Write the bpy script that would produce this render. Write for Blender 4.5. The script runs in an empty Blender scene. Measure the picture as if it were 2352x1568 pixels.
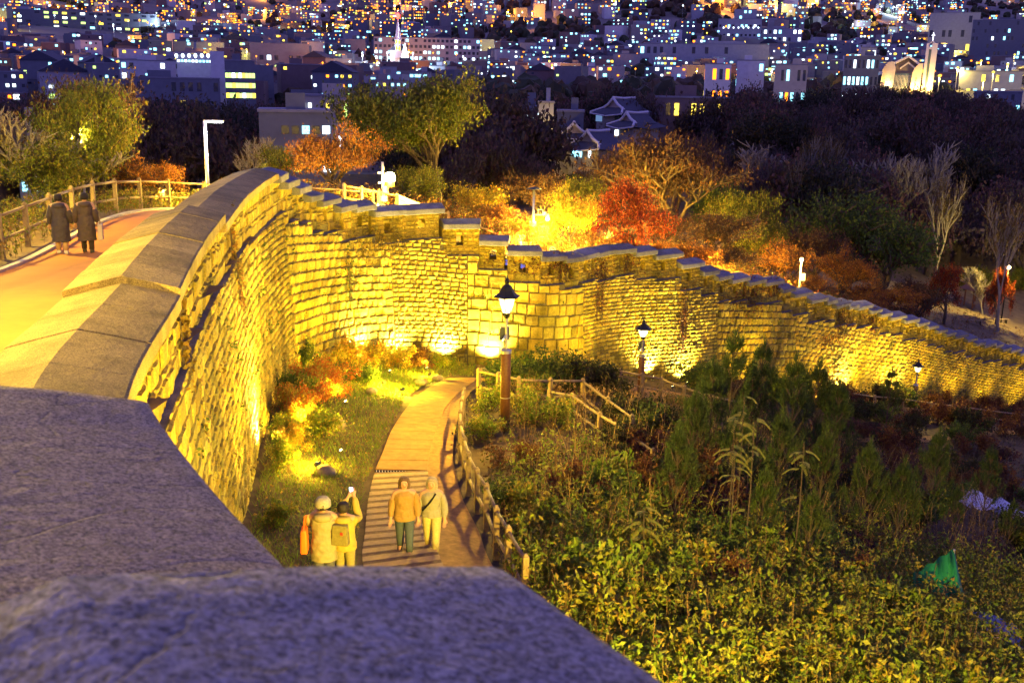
import bpy, bmesh, math, random, time
import numpy as np
from mathutils import Vector, Matrix, Quaternion
random.seed(11)
rng = np.random.default_rng(11)
T0 = time.time()
scene = bpy.context.scene
COL = scene.collection

# ------------------------------------------------------------------ camera
PITCH, ROLL, FOC = math.radians(14.0), math.radians(1.0), 2297.0     # focal length in units of a 2352 px wide frame
_F = np.array([0, math.cos(PITCH), -math.sin(PITCH)])
_R0 = np.array([1.0, 0, 0]); _U0 = np.array([0, math.sin(PITCH), math.cos(PITCH)])
_R = _R0*math.cos(ROLL) + _U0*math.sin(ROLL)
_U = _U0*math.cos(ROLL) - _R0*math.sin(ROLL)
cam_data = bpy.data.cameras.new('camera')
cam_data.sensor_width = 36.0
cam_data.lens = 36.0*FOC/2352.0
cam_data.clip_start = 0.05
cam_data.clip_end = 9000
cam_data.dof.use_dof = True
cam_data.dof.focus_distance = 32.0
cam_data.dof.aperture_fstop = 5.6
cam = bpy.data.objects.new('camera', cam_data)
COL.objects.link(cam)
cam.matrix_world = Matrix(((_R[0], _U[0], -_F[0], 0), (_R[1], _U[1], -_F[1], 0), (_R[2], _U[2], -_F[2], 0), (0, 0, 0, 1)))
scene.camera = cam

# ------------------------------------------------------------------ night sky, exposure
world = bpy.data.worlds.new('World')
scene.world = world
world.use_nodes = True
_nt = world.node_tree
_bg = _nt.nodes['Background']
_sky = _nt.nodes.new('ShaderNodeTexSky')
_sky.sky_type = 'NISHITA'; _sky.sun_disc = False
_sky.sun_elevation = math.radians(-3.0); _sky.sun_rotation = math.radians(250)
_sky.air_density = 1.6; _sky.dust_density = 1.0; _sky.ozone_density = 4.0
_mix = _nt.nodes.new('ShaderNodeMix'); _mix.data_type = 'RGBA'; _mix.blend_type = 'ADD'
_mix.inputs[0].default_value = 1.0
_mix.inputs[7].default_value = (0.60, 0.53, 1.85, 1)      # glow of the city's lights on the low night cloud
_nt.links.new(_sky.outputs[0], _mix.inputs[6])
_nt.links.new(_mix.outputs[2], _bg.inputs[0])
_bg.inputs[1].default_value = 0.15
scene.view_settings.view_transform = 'Standard'
scene.view_settings.look = 'None'
scene.view_settings.exposure = 1.5
scene.view_settings.gamma = 1.0
scene.view_settings.use_curve_mapping = False
scene.cycles.max_bounces = 4
scene.cycles.use_adaptive_sampling = True
scene.cycles.adaptive_threshold = .025
scene.cycles.diffuse_bounces = 2
scene.cycles.glossy_bounces = 2
scene.cycles.transmission_bounces = 3
scene.cycles.transparent_max_bounces = 4
scene.cycles.caustics_reflective = False
scene.cycles.caustics_refractive = False
scene.cycles.sample_clamp_indirect = 3.0
scene.cycles.volume_bounces = 0
scene.cycles.use_denoising = True
scene.cycles.use_light_tree = True

# ------------------------------------------------------------------ helpers
def ray(u, v):
    d = _F + _R*((u-1176.0)/FOC) + _U*((784.0-v)/FOC)
    return d
def P(u, v, Y):
    """world point on the sight line through photo point (u,v) (2352 wide) at ground distance Y ahead"""
    d = ray(u, v)
    return d*(Y/d[1])
def proj(p):
    p = np.asarray(p, float)
    dep = p@_F
    return 1176+FOC*(p@_R)/dep, 784-FOC*(p@_U)/dep, dep

def tag(o, label=None, cat=None, group=None, kind=None):
    if label: o['label'] = label
    if cat: o['category'] = cat
    if group: o['group'] = group
    if kind: o['kind'] = kind
    return o
def empty(name, loc=(0, 0, 0), rz=0.0):
    o = bpy.data.objects.new(name, None)
    o.location = loc; o.rotation_euler = (0, 0, rz)
    o.empty_display_size = 0.2
    COL.objects.link(o)
    return o
def link(name, me, parent=None, loc=None, mat=None):
    o = bpy.data.objects.new(name, me)
    COL.objects.link(o)
    if parent is not None: o.parent = parent
    if loc is not None: o.location = loc
    if mat is not None and len(me.materials) == 0: me.materials.append(mat)
    return o

def fast_mesh(name, V, F, mat=None, cols=None, smooth=False, mats=None, mat_idx=None):
    """V (n,3), F (m,k) of one face size, or a list of such arrays; cols (n,3) point colours"""
    V = np.asarray(V, np.float32)
    Fs = [np.asarray(f, np.int32) for f in (F if isinstance(F, list) else [F]) if len(f)]
    me = bpy.data.meshes.new(name)
    me.vertices.add(len(V)); me.vertices.foreach_set('co', V.ravel())
    tot = np.concatenate([np.full(len(f), f.shape[1], np.int32) for f in Fs])
    loops = np.concatenate([f.ravel() for f in Fs])
    start = np.concatenate([[0], np.cumsum(tot)[:-1]]).astype(np.int32)
    me.loops.add(len(loops)); me.loops.foreach_set('vertex_index', loops)
    me.polygons.add(len(tot)); me.polygons.foreach_set('loop_start', start)
    try: me.polygons.foreach_set('loop_total', tot)
    except Exception: pass
    if mat_idx is not None: me.polygons.foreach_set('material_index', np.asarray(mat_idx, np.int32))
    me.polygons.foreach_set('use_smooth', np.full(len(tot), bool(smooth)))
    me.update(calc_edges=True)
    if cols is not None:
        c = np.ones((len(V), 4), np.float32); c[:, :3] = cols
        a = me.color_attributes.new('Col', 'FLOAT_COLOR', 'POINT'); a.data.foreach_set('color', c.ravel())
    if mats:
        for m in mats: me.materials.append(m)
    elif mat: me.materials.append(mat)
    return me

class MB:
    """collects boxes, prisms, tubes and lofts into one mesh"""
    def __init__(s): s.V = []; s.F = []; s.n = 0
    def add(s, V, F):
        V = np.asarray(V, float)
        s.V.append(V); s.F += [tuple(i+s.n for i in f) for f in F]; s.n += len(V); return s
    def box(s, c, size, M=None, taper=1.0):
        x, y, z = size[0]/2, size[1]/2, size[2]/2; t = taper
        V = np.array([(-x, -y, -z), (x, -y, -z), (x, y, -z), (-x, y, -z), (-x*t, -y*t, z), (x*t, -y*t, z), (x*t, y*t, z), (-x*t, y*t, z)])
        if M is not None: V = V@np.array(M).T
        return s.add(V+np.array(c), [(0, 3, 2, 1), (4, 5, 6, 7), (0, 1, 5, 4), (1, 2, 6, 5), (2, 3, 7, 6), (3, 0, 4, 7)])
    def rings(s, rings, cap=True, closed=True):
        k = len(rings[0]); V = np.vstack(rings); F = []
        for i in range(len(rings)-1):
            for j in range(k if closed else k-1):
                a, b = i*k+j, i*k+(j+1) % k
                F.append((a, b, b+k, a+k))
        if cap:
            F.append(tuple(range(k-1, -1, -1))); F.append(tuple(range((len(rings)-1)*k, len(rings)*k)))
        return s.add(V, F)
    def tube(s, pts, rad, k=6, cap=True):
        pts = [np.asarray(p, float) for p in pts]; R = []
        for i, p in enumerate(pts):
            d = pts[min(i+1, len(pts)-1)]-pts[max(i-1, 0)]; d = d/(np.linalg.norm(d)+1e-9)
            a = np.cross(d, [0, 0, 1.0]) if abs(d[2]) < .9 else np.cross(d, [1.0, 0, 0])
            a /= np.linalg.norm(a)+1e-9; b = np.cross(d, a)
            r = rad[i] if hasattr(rad, '__len__') else rad
            t = np.arange(k)*2*math.pi/k
            R.append(p+r*(np.cos(t)[:, None]*a+np.sin(t)[:, None]*b))
        return s.rings(R, cap)
    def lathe(s, c, prof, k=12, sx=1, sy=1):
        t = np.arange(k)*2*math.pi/k; c = np.array(c, float)
        return s.rings([c+np.stack([r*np.cos(t)*sx, r*np.sin(t)*sy, np.full(k, z)], 1) for r, z in prof])
    def prism(s, poly, y0, y1, axis='y'):
        """poly in x,z extruded along y"""
        k = len(poly); a = [(p[0], y0, p[1]) for p in poly]+[(p[0], y1, p[1]) for p in poly]
        F = [tuple(range(k)), tuple(range(2*k-1, k-1, -1))]+[(i, i+k, (i+1) % k+k, (i+1) % k) for i in range(k)]
        return s.add(a, F)
    def mesh(s, name, mat=None, smooth=False):
        me = bpy.data.meshes.new(name)
        me.from_pydata(np.vstack(s.V).tolist(), [], s.F)
        if smooth:
            for p in me.polygons: p.use_smooth = True
        if mat: me.materials.append(mat)
        bm = bmesh.new(); bm.from_mesh(me); bmesh.ops.recalc_face_normals(bm, faces=bm.faces); bm.to_mesh(me); bm.free()
        me.update(); return me
    def obj(s, name, mat=None, parent=None, smooth=False, bevel=0, loc=None):
        o = link(name, s.mesh(name, mat, smooth), parent, loc)
        if bevel:
            m = o.modifiers.new('bevel', 'BEVEL'); m.width = bevel; m.segments = 2; m.limit_method = 'ANGLE'
        return o
def Rz(a):
    c, s = math.cos(a), math.sin(a); return np.array([[c, -s, 0], [s, c, 0], [0, 0, 1.0]])

TOWN_MARKS = [(60, 'at the left edge'), (200, 'under the long dark block'), (330, 'above the walking couple'), (440, 'left of the white tower'), (540, 'by the glass office'), (640, 'under the pale auditorium'), (760, 'above the cream library'), (850, 'left of the church spire'), (930, 'around the church spire'), (1020, 'under the long pale school'), (1130, 'above the olive tree'), (1260, 'above the concrete tower'), (1400, 'above the tiled houses'), (1520, 'left of the hospital'), (1640, 'by the lit shopfront'), (1740, 'under the hospital'), (1840, 'by the slotted house'), (1930, 'left of the bright glass block'), (2020, 'left of the golden church'), (2120, 'behind the golden church'), (2220, 'by the climbing road'), (2330, 'at the right edge')]
def mark(u, table): return min(table, key=lambda t: abs(t[0]-u))[1]
def rows(Y, a, b, words): return words[0] if Y < a else words[1] if Y < b else words[2]
# ------------------------------------------------------------------ materials
MATS = {}
def _pr(name):
    m = bpy.data.materials.new(name); m.use_nodes = True
    return m, m.node_tree, m.node_tree.nodes['Principled BSDF']
def mat_plain(name, col, rough=.7, metal=0, noise=0.0, scale=20, bump=0.0, spec=.3, coord='Object', dark=None):
    if name in MATS: return MATS[name]
    m, t, b = _pr(name)
    b.inputs['Roughness'].default_value = rough; b.inputs['Metallic'].default_value = metal
    b.inputs['Specular IOR Level'].default_value = spec
    b.inputs['Base Color'].default_value = (*col, 1)
    if noise or bump:
        tc = t.nodes.new('ShaderNodeTexCoord'); n = t.nodes.new('ShaderNodeTexNoise')
        n.inputs['Scale'].default_value = scale; n.inputs['Detail'].default_value = 6; n.inputs['Roughness'].default_value = .65
        t.links.new(tc.outputs[coord], n.inputs['Vector'])
        if noise:
            r = t.nodes.new('ShaderNodeValToRGB')
            d = dark or tuple(c*(1-noise) for c in col)
            r.color_ramp.elements[0].color = (*d, 1); r.color_ramp.elements[1].color = (*[min(1, c*(1+noise)) for c in col], 1)
            r.color_ramp.elements[0].position = .3; r.color_ramp.elements[1].position = .7
            t.links.new(n.outputs['Fac'], r.inputs[0]); t.links.new(r.outputs[0], b.inputs['Base Color'])
        if bump:
            bp = t.nodes.new('ShaderNodeBump'); bp.inputs['Strength'].default_value = bump; bp.inputs['Distance'].default_value = .02
            t.links.new(n.outputs['Fac'], bp.inputs['Height']); t.links.new(bp.outputs[0], b.inputs['Normal'])
    MATS[name] = m; return m
def mat_emit(name, col, strength, sample=False):
    if name in MATS: return MATS[name]
    m = bpy.data.materials.new(name); m.use_nodes = True; t = m.node_tree
    t.nodes.remove(t.nodes['Principled BSDF'])
    e = t.nodes.new('ShaderNodeEmission'); e.inputs[0].default_value = (*col, 1); e.inputs[1].default_value = strength
    t.links.new(e.outputs[0], t.nodes['Material Output'].inputs[0])
    m.cycles.emission_sampling = 'AUTO' if sample else 'NONE'
    MATS[name] = m; return m
def mat_granite(name, col, var=.25, speck=.5, bump=.35, fine=60, crack=False, use_col=True, blotch=2.2, stain=0.0):
    """speckled granite: the colour attribute carries each stone's own tone"""
    m, t, b = _pr(name); N = t.nodes; L = t.links
    b.inputs['Roughness'].default_value = .85; b.inputs['Specular IOR Level'].default_value = .2
    tc = N.new('ShaderNodeTexCoord'); geo = N.new('ShaderNodeNewGeometry')
    n1 = N.new('ShaderNodeTexNoise'); n1.inputs['Scale'].default_value = blotch; n1.inputs['Detail'].default_value = 5; n1.inputs['Roughness'].default_value = .7
    n2 = N.new('ShaderNodeTexNoise'); n2.inputs['Scale'].default_value = fine; n2.inputs['Detail'].default_value = 3; n2.inputs['Roughness'].default_value = .8
    n3 = N.new('ShaderNodeTexNoise'); n3.inputs['Scale'].default_value = 14; n3.inputs['Detail'].default_value = 5
    for n in (n1, n2, n3): L.new(geo.outputs['Position'], n.inputs['Vector'])
    r1 = N.new('ShaderNodeValToRGB'); e = r1.color_ramp.elements
    e[0].position = .3; e[1].position = .72
    e[0].color = (*[c*(1-var) for c in col], 1); e[1].color = (*[min(1, c*(1+var)) for c in col], 1)
    L.new(n1.outputs['Fac'], r1.inputs[0])
    r2 = N.new('ShaderNodeValToRGB'); e = r2.color_ramp.elements
    e[0].position = .36; e[1].position = .62; e[0].color = (1-speck,)*3+(1,); e[1].color = (1.0+speck*.35,)*3+(1,)
    L.new(n2.outputs['Fac'], r2.inputs[0])
    mx = N.new('ShaderNodeMix'); mx.data_type = 'RGBA'; mx.blend_type = 'MULTIPLY'; mx.inputs[0].default_value = 1
    L.new(r1.outputs[0], mx.inputs[6]); L.new(r2.outputs[0], mx.inputs[7])
    last = mx.outputs[2]
    if stain:
        mp = N.new('ShaderNodeMapping'); mp.inputs['Scale'].default_value = (1.1, 1.1, .28); L.new(geo.outputs['Position'], mp.inputs['Vector'])
        ns = N.new('ShaderNodeTexNoise'); ns.inputs['Scale'].default_value = .8; ns.inputs['Detail'].default_value = 6; ns.inputs['Roughness'].default_value = .7; L.new(mp.outputs[0], ns.inputs['Vector'])
        rs = N.new('ShaderNodeValToRGB'); e = rs.color_ramp.elements; e[0].position = .40; e[1].position = .56; e[0].color = (1-stain, 1-stain*.95, 1-stain, 1); e[1].color = (1, 1, 1, 1); L.new(ns.outputs['Fac'], rs.inputs[0])
        m3 = N.new('ShaderNodeMix'); m3.data_type = 'RGBA'; m3.blend_type = 'MULTIPLY'; m3.inputs[0].default_value = 1
        L.new(last, m3.inputs[6]); L.new(rs.outputs[0], m3.inputs[7]); last = m3.outputs[2]
    if use_col:
        at = N.new('ShaderNodeVertexColor'); at.layer_name = 'Col'
        m2 = N.new('ShaderNodeMix'); m2.data_type = 'RGBA'; m2.blend_type = 'MULTIPLY'; m2.inputs[0].default_value = 1
        L.new(last, m2.inputs[6]); L.new(at.outputs[0], m2.inputs[7]); last = m2.outputs[2]
    L.new(last, b.inputs['Base Color'])
    ad = N.new('ShaderNodeMath'); ad.operation = 'MULTIPLY_ADD'; ad.inputs[1].default_value = .35
    L.new(n2.outputs['Fac'], ad.inputs[0]); L.new(n3.outputs['Fac'], ad.inputs[2])
    h = ad.outputs[0]
    if crack:
        vo = N.new('ShaderNodeTexNoise'); vo.inputs['Scale'].default_value = .9; vo.inputs['Detail'].default_value = 4; vo.inputs['Distortion'].default_value = .6
        L.new(geo.outputs['Position'], vo.inputs['Vector'])
        rr = N.new('ShaderNodeValToRGB'); q = rr.color_ramp.elements
        q[0].position = .492; q[0].color = (1, 1, 1, 1); q[1].position = .508; q[1].color = (1, 1, 1, 1)
        q2 = rr.color_ramp.elements.new(.5); q2.color = (0, 0, 0, 1)
        L.new(vo.outputs['Fac'], rr.inputs[0])
        ck = N.new('ShaderNodeMix'); ck.data_type = 'RGBA'; ck.blend_type = 'MULTIPLY'; ck.inputs[0].default_value = .18
        L.new(last, ck.inputs[6]); L.new(rr.outputs[0], ck.inputs[7]); L.new(ck.outputs[2], b.inputs['Base Color'])
        a2 = N.new('ShaderNodeMath'); a2.operation = 'MULTIPLY_ADD'; a2.inputs[1].default_value = .22
        L.new(rr.outputs[0], a2.inputs[0]); L.new(h, a2.inputs[2]); h = a2.outputs[0]
    bp = N.new('ShaderNodeBump'); bp.inputs['Strength'].default_value = bump; bp.inputs['Distance'].default_value = .03
    L.new(h, bp.inputs['Height']); L.new(bp.outputs[0], b.inputs['Normal'])
    MATS[name] = m; return m
def mat_leaf(name, trans=.35, rough=.6, gain=1.0):
    if name in MATS: return MATS[name]
    m, t, b = _pr(name); N = t.nodes; L = t.links
    at = N.new('ShaderNodeVertexColor'); at.layer_name = 'Col'
    b.inputs['Roughness'].default_value = rough; b.inputs['Specular IOR Level'].default_value = .25
    tr = N.new('ShaderNodeBsdfTranslucent'); ms = N.new('ShaderNodeMixShader'); ms.inputs[0].default_value = trans
    L.new(at.outputs[0], b.inputs['Base Color']); L.new(at.outputs[0], tr.inputs[0])
    L.new(b.outputs[0], ms.inputs[1]); L.new(tr.outputs[0], ms.inputs[2]); L.new(ms.outputs[0], N['Material Output'].inputs[0])
    MATS[name] = m; return m

WALLSTONE = mat_granite('wall_granite', (.40, .30, .045), var=.24, speck=.45, bump=.8, fine=30, stain=.42)
COPING_LIT = mat_granite('lamplit_coping_granite', (.40, .30, .10), var=.22, speck=.6, bump=.55, fine=70, crack=False, stain=.3)  # left coping: warm lamplight painted into the stone colour
COPING_UNLIT = mat_granite('unlit_coping_granite', (.19, .185, .215), var=.22, speck=.5, bump=.5, fine=50, stain=.3)  # same coping past the bend, darker and bluer: lack of lamplight painted in
NEARCOP = mat_granite('near_coping_granite', (.27, .265, .24), var=.2, speck=.8, bump=.8, fine=75, crack=True, blotch=11)
CORE = mat_plain('wall_core_mortar', (.09, .075, .04), .95, noise=.4, scale=6, bump=.3)
WOOD = mat_plain('weathered_timber', (.23, .165, .085), .75, noise=.3, scale=9, bump=.3)
DARKWOOD = mat_plain('brown_post_timber', (.13, .055, .022), .5, noise=.25, scale=14, bump=.15)
BLACKIRON = mat_plain('black_iron', (.018, .018, .018), .45, .6, spec=.5)
STEEL = mat_plain('galvanised_steel', (.5, .5, .48), .35, .8)
BARK = mat_plain('bark', (.075, .055, .04), .9, noise=.4, scale=18, bump=.5)
PALEBARK = mat_plain('pale_bark', (.22, .19, .15), .9, noise=.3, scale=18, bump=.4)
LEAF = mat_leaf('leaf'); 
# ------------------------------------------------------------------ wall line (outer parapet face) and terrain
# (u, v, Y) along the outer eave of the coping, from behind the camera to beyond the frame at the far right
EAVE = [(340, 915, 3.97), (290, 905, 8.1), (415, 668, 12.75), (468, 575, 16.6), (518, 492, 20.7), (575, 440, 27.0), (640, 398, 33.4),
        (688, 425, 37.0), (748, 457, 40.0), (840, 476, 43.0), (956, 482, 45.0), (1074, 520, 45.8), (1163, 559, 45.8), (1255, 582, 45.8),
        (1331, 590, 47.0), (1389, 578, 49.0), (1448, 573, 50.5), (1497, 576, 51.5), (1600, 608, 53.5), (1702, 638, 56.5), (1779, 648, 59.0),
        (1879, 684, 62.0), (2017, 710, 67.5), (2140, 748, 71.5), (2263, 788, 76.5), (2352, 805, 80.5), (2480, 850, 86.0), (2600, 895, 91)]
_pts = [P(*e) for e in EAVE]
_d0 = np.array([math.sin(math.radians(-33)), math.cos(math.radians(-33)), 0])
_pts = [_pts[0]-_d0*7.5, _pts[0]-_d0*3.5] + _pts
WP = np.array(_pts); WP[0, 2] = WP[1, 2] = -.8
def catmull(pts, n=24):
    out = []
    for i in range(len(pts)-1):
        p0, p1, p2, p3 = pts[max(i-1, 0)], pts[i], pts[i+1], pts[min(i+2, len(pts)-1)]
        # centripetal-ish tangents keep the bend tight without overshoot
        d = np.linalg.norm(p2-p1); m1 = (p2-p0)/(np.linalg.norm(p2-p1)+np.linalg.norm(p1-p0)+1e-9)*d; m2 = (p3-p1)/(np.linalg.norm(p3-p2)+np.linalg.norm(p2-p1)+1e-9)*d
        for k in range(n):
            t = k/n; t2, t3 = t*t, t*t*t
            out.append((2*t3-3*t2+1)*p1+(t3-2*t2+t)*m1+(-2*t3+3*t2)*p2+(t3-t2)*m2)
    out.append(pts[-1]); return np.array(out)
WC = catmull(WP)
_seg = np.linalg.norm(np.diff(WC[:, :2], axis=0), axis=1)
WS = np.concatenate([[0], np.cumsum(_seg)]); WLEN = WS[-1]
_ts = np.gradient(WC[:, :2], WS, axis=0)
for _ in range(30): _ts[1:-1] = (_ts[:-2]+2*_ts[1:-1]+_ts[2:])/4
_ts /= np.linalg.norm(_ts, axis=1)[:, None]
WN = np.stack([_ts[:, 1], -_ts[:, 0]], 1)
def wxy(s): return np.array([np.interp(s, WS, WC[:, 0]), np.interp(s, WS, WC[:, 1])])
def wn(s):
    n = np.array([np.interp(s, WS, WN[:, 0]), np.interp(s, WS, WN[:, 1])]); return n/np.linalg.norm(n)
def wz(s): return float(np.interp(s, WS, WC[:, 2]))
def s_at(p):
    return WS[np.argmin(((WC[:, :2]-np.asarray(p)[:2])**2).sum(1))]
def side(x, y):
    """signed distance to the wall line, positive on the outer (valley) side"""
    x = np.atleast_1d(np.asarray(x, float)); y = np.atleast_1d(np.asarray(y, float))
    res = np.empty(len(x))
    C = WC[::4, :2]; Nn = WN[::4]
    for i in range(0, len(x), 4000):
        d = np.stack([x[i:i+4000], y[i:i+4000]], 1)[:, None, :]-C[None]
        k = (d**2).sum(2).argmin(1); r = np.arange(len(k))
        res[i:i+4000] = (d[r, k]*Nn[k]).sum(1)
    return res

class RBF:
    def __init__(s, pts, smooth=.02):
        p = np.array(pts, float); s.c = p[:, :2]; n = len(p)
        r = np.linalg.norm(s.c[:, None]-s.c[None], axis=2)
        K = np.where(r > 0, r*r*np.log(r+1e-9), 0)*.001+np.eye(n)*smooth
        A = np.zeros((n+3, n+3)); A[:n, :n] = K; A[:n, n] = 1; A[:n, n+1:] = s.c; A[n, :n] = 1; A[n+1:, :n] = s.c.T
        s.w = np.linalg.solve(A, np.concatenate([p[:, 2], [0, 0, 0]]))
    def __call__(s, x, y):
        x = np.atleast_1d(np.asarray(x, float)); y = np.atleast_1d(np.asarray(y, float)); out = np.empty(len(x)); n = len(s.c)
        for i in range(0, len(x), 20000):
            q = np.stack([x[i:i+20000], y[i:i+20000]], 1)
            r = np.linalg.norm(q[:, None]-s.c[None], axis=2)
            out[i:i+20000] = (np.where(r > 0, r*r*np.log(r+1e-9), 0)*.001)@s.w[:n]+s.w[n]+q@s.w[n+1:]
        return out
# ground seen on the valley side, as (u, v, Y)
_og = [(612, 1190, 20.3), (640, 1000, 26.0), (692, 852, 33.0), (740, 832, 37.5), (860, 838, 43.0), (1000, 842, 44.5), (1090, 836, 45.0), (1330, 858, 46.0), (1500, 880, 50.0),
       (1640, 890, 53.5), (1850, 905, 61.5), (2060, 925, 69), (2300, 950, 78.5), (2560, 1010, 88),
       (840, 1262, 19.5), (1000, 1257, 19.5), (845, 1180, 21.8), (1000, 1177, 21.8), (862, 1091, 25), (985, 1089, 25), (930, 1000, 29.2), (1000, 999, 29.2), (1020, 930, 34.8), (1060, 885, 40), (985, 890, 39.5),
       (1160, 948, 29.0), (1190, 1290, 18.3), (1250, 1000, 27.5), (1290, 900, 37.5), (1460, 905, 43.5), (1430, 985, 30.5), (2110, 950, 62),
       (1500, 1560, 16.0), (1800, 1400, 20.5), (2352, 1620, 20.0), (2000, 1280, 30), (2352, 1260, 34), (2352, 1050, 55), (1750, 1060, 37), (1600, 1150, 28), (1900, 1000, 52)]
_op = [P(*g) for g in _og]
_op += [np.array(q) for q in [(0.5, 8, -8.6), (4, 6, -9.4), (2, 3, -8.8), (12, 6, -12.4), (25, 10, -16.5), (40, 30, -21), (55, 60, -25), (70, 80, -29), (-1.6, 12.5, -8.8)]]
outer_z = RBF(_op, .04)
# ground on the park side
_ig = [(20, 740, 14.5), (165, 655, 17), (175, 600, 25.0), (60, 610, 24.0), (330, 570, 26.5), (0, 650, 21), (400, 500, 32),
       (0, 500, 36), (300, 470, 40), (775, 475, 52), (880, 478, 50), (990, 492, 60), (1225, 590, 54), (1268, 600, 50.5), (1340, 600, 57), (1450, 600, 62),
       (1700, 640, 66), (1832, 690, 68), (2100, 745, 92), (2250, 725, 106), (2352, 790, 96), (2352, 700, 125), (1580, 600, 82)]
_ip = [P(*g) for g in _ig]
_ip += [np.array(q, float) for q in [(-2, -3, -2.0), (-4, 0, -2.1), (-4.5, 5, -2.7), (-9, 3, -2.8), (-10, 10, -3.3), (-30, 10, -5.2), (-32, 40, -8.5), (-10, 80, -10), (-50, 80, -12), (20, 110, -16), (-60, 130, -15), (0, 150, -15), (40, 150, -16), (90, 150, -19), (110, 100, -25), (-90, 60, -14)]]
# ground just inside the wall lies about a metre and a bit under the coping
for _s in np.arange(6, WLEN, 5.0):
    _c = wxy(_s)-wn(_s)*1.9
    _ip.append(np.array([_c[0], _c[1], wz(_s)-1.15]))
inner_rbf = RBF(_ip, .05)
FAR_Y = np.array([0, 150, 260, 400, 600, 800, 1000, 1300, 1600, 2000, 2600, 3400, 5000])
FAR_Z = np.array([-16, -16, -13, -6, 8, 28, 54, 100, 152, 235, 380, 620, 900.])
def far_z(x, y):
    x = np.asarray(x, float); y = np.asarray(y, float)
    b = np.interp(y, FAR_Y, FAR_Z)
    a = x/np.maximum(y, 1)
    w = np.clip((y-300)/900, 0, 1)
    return b+7.5*np.exp(-((x-80)/48)**2-((y-195)/42)**2)+w*b*.25*np.sin(a*9+.6)+w*18*np.sin(x/170+1)*np.cos(y/210)
def inner_z(x, y):
    x = np.atleast_1d(np.asarray(x, float)); y = np.atleast_1d(np.asarray(y, float))
    w = np.clip((np.hypot(x, y)-115)/70, 0, 1); w = w*w*(3-2*w)
    return np.where(w < 1, inner_rbf(np.clip(x, -150, 180), np.clip(y, -10, 200)), 0)*(1-w)+far_z(x, y)*w
def ground(x, y):
    x = np.atleast_1d(np.asarray(x, float)); y = np.atleast_1d(np.asarray(y, float))
    sd = side(x, y); o = (sd > 0)
    z = np.empty(len(x))
    if o.any(): z[o] = outer_z(x[o], y[o])
    if (~o).any(): z[~o] = inner_z(x[~o], y[~o])
    return z
def gz(x, y): return float(ground(x, y)[0])
def G(u, v, fn=None, h=0.0, y0=4.0, y1=160.0):
    """foot of something h metres tall whose top lies on this sight line, on the ground of one side (outer_z or inner_z)"""
    d = ray(u, v); Y = np.geomspace(y0, y1, 400)
    p = d[None]*(Y/d[1])[:, None]
    z = fn(p[:, 0], p[:, 1])
    k = np.argmax(p[:, 2] < z+h)
    if not (p[:, 2] < z+h).any(): k = len(Y)-1
    q = p[k].copy(); q[2] = z[k]; return q

def grid_mesh(name, xs, ys, zf, keep, mat):
    X, Y = np.meshgrid(xs, ys); x, y = X.ravel(), Y.ravel(); z = zf(x, y)
    nx, ny = len(xs), len(ys); idx = np.arange(nx*ny).reshape(ny, nx)
    F = np.stack([idx[:-1, :-1], idx[:-1, 1:], idx[1:, 1:], idx[1:, :-1]], 2).reshape(-1, 4)
    c = np.stack([x[F].mean(1), y[F].mean(1)], 1)
    F = F[keep(c[:, 0], c[:, 1])]
    used = np.unique(F); remap = np.full(nx*ny, -1); remap[used] = np.arange(len(used))
    return fast_mesh(name, np.stack([x, y, z], 1)[used], remap[F], mat, smooth=True)
SOIL = mat_plain('soil_and_leaf_litter', (.075, .05, .022), .95, noise=.5, scale=1.5, bump=.6, coord='Object')
PARKSOIL = mat_plain('park_soil', (.16, .11, .05), .95, noise=.35, scale=.9, bump=.4)
def wob(f, a=.12):
    return lambda x, y: f(x, y)+a*(np.sin(x*1.7+y*.6)*np.cos(y*1.3-x*.4))
o = link('hillside_ground', grid_mesh('hillside_ground', np.arange(-16, 100, .55), np.arange(-4, 100, .55), wob(outer_z, .05), lambda x, y: side(x, y) > -.9, SOIL)); tag(o, kind='structure')
o = link('park_ground', grid_mesh('park_ground', np.concatenate([np.arange(-160, -40, 6), np.arange(-40, 60, .8), np.arange(60, 190, 5)]), np.concatenate([np.arange(-8, 120, .8), np.arange(120, 190, 4)]), inner_z, lambda x, y: side(x, y) < -.35, PARKSOIL)); tag(o, kind='structure')
CITYSOIL = mat_plain('dark_hillside', (.17, .15, .14), .95, noise=.4, scale=.02)
o = link('far_hills', grid_mesh('far_hills', np.concatenate([np.arange(-3200, -400, 100), np.arange(-400, 400, 25), np.arange(400, 3300, 100)]), np.concatenate([np.arange(184, 700, 20), np.arange(700, 2000, 50), np.arange(2000, 5001, 150)]), far_z, lambda x, y: y > 0, CITYSOIL)); tag(o, kind='structure')
# ------------------------------------------------------------------ the fortress wall
wall = tag(empty('fortress_wall', (0, 0, 0)), 'long curving granite fortress wall with stepped battlements, floodlit yellow', 'wall')
HALF = 0.72          # half width of the coping
FACE_IN = 0.20       # the coping overhangs the parapet face by this
PAR_H = 1.35         # parapet height, eave to its foot
LEDGE0 = 0.09         # the wall body stands this far proud of the parapet
BATTER = 0.05
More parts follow.
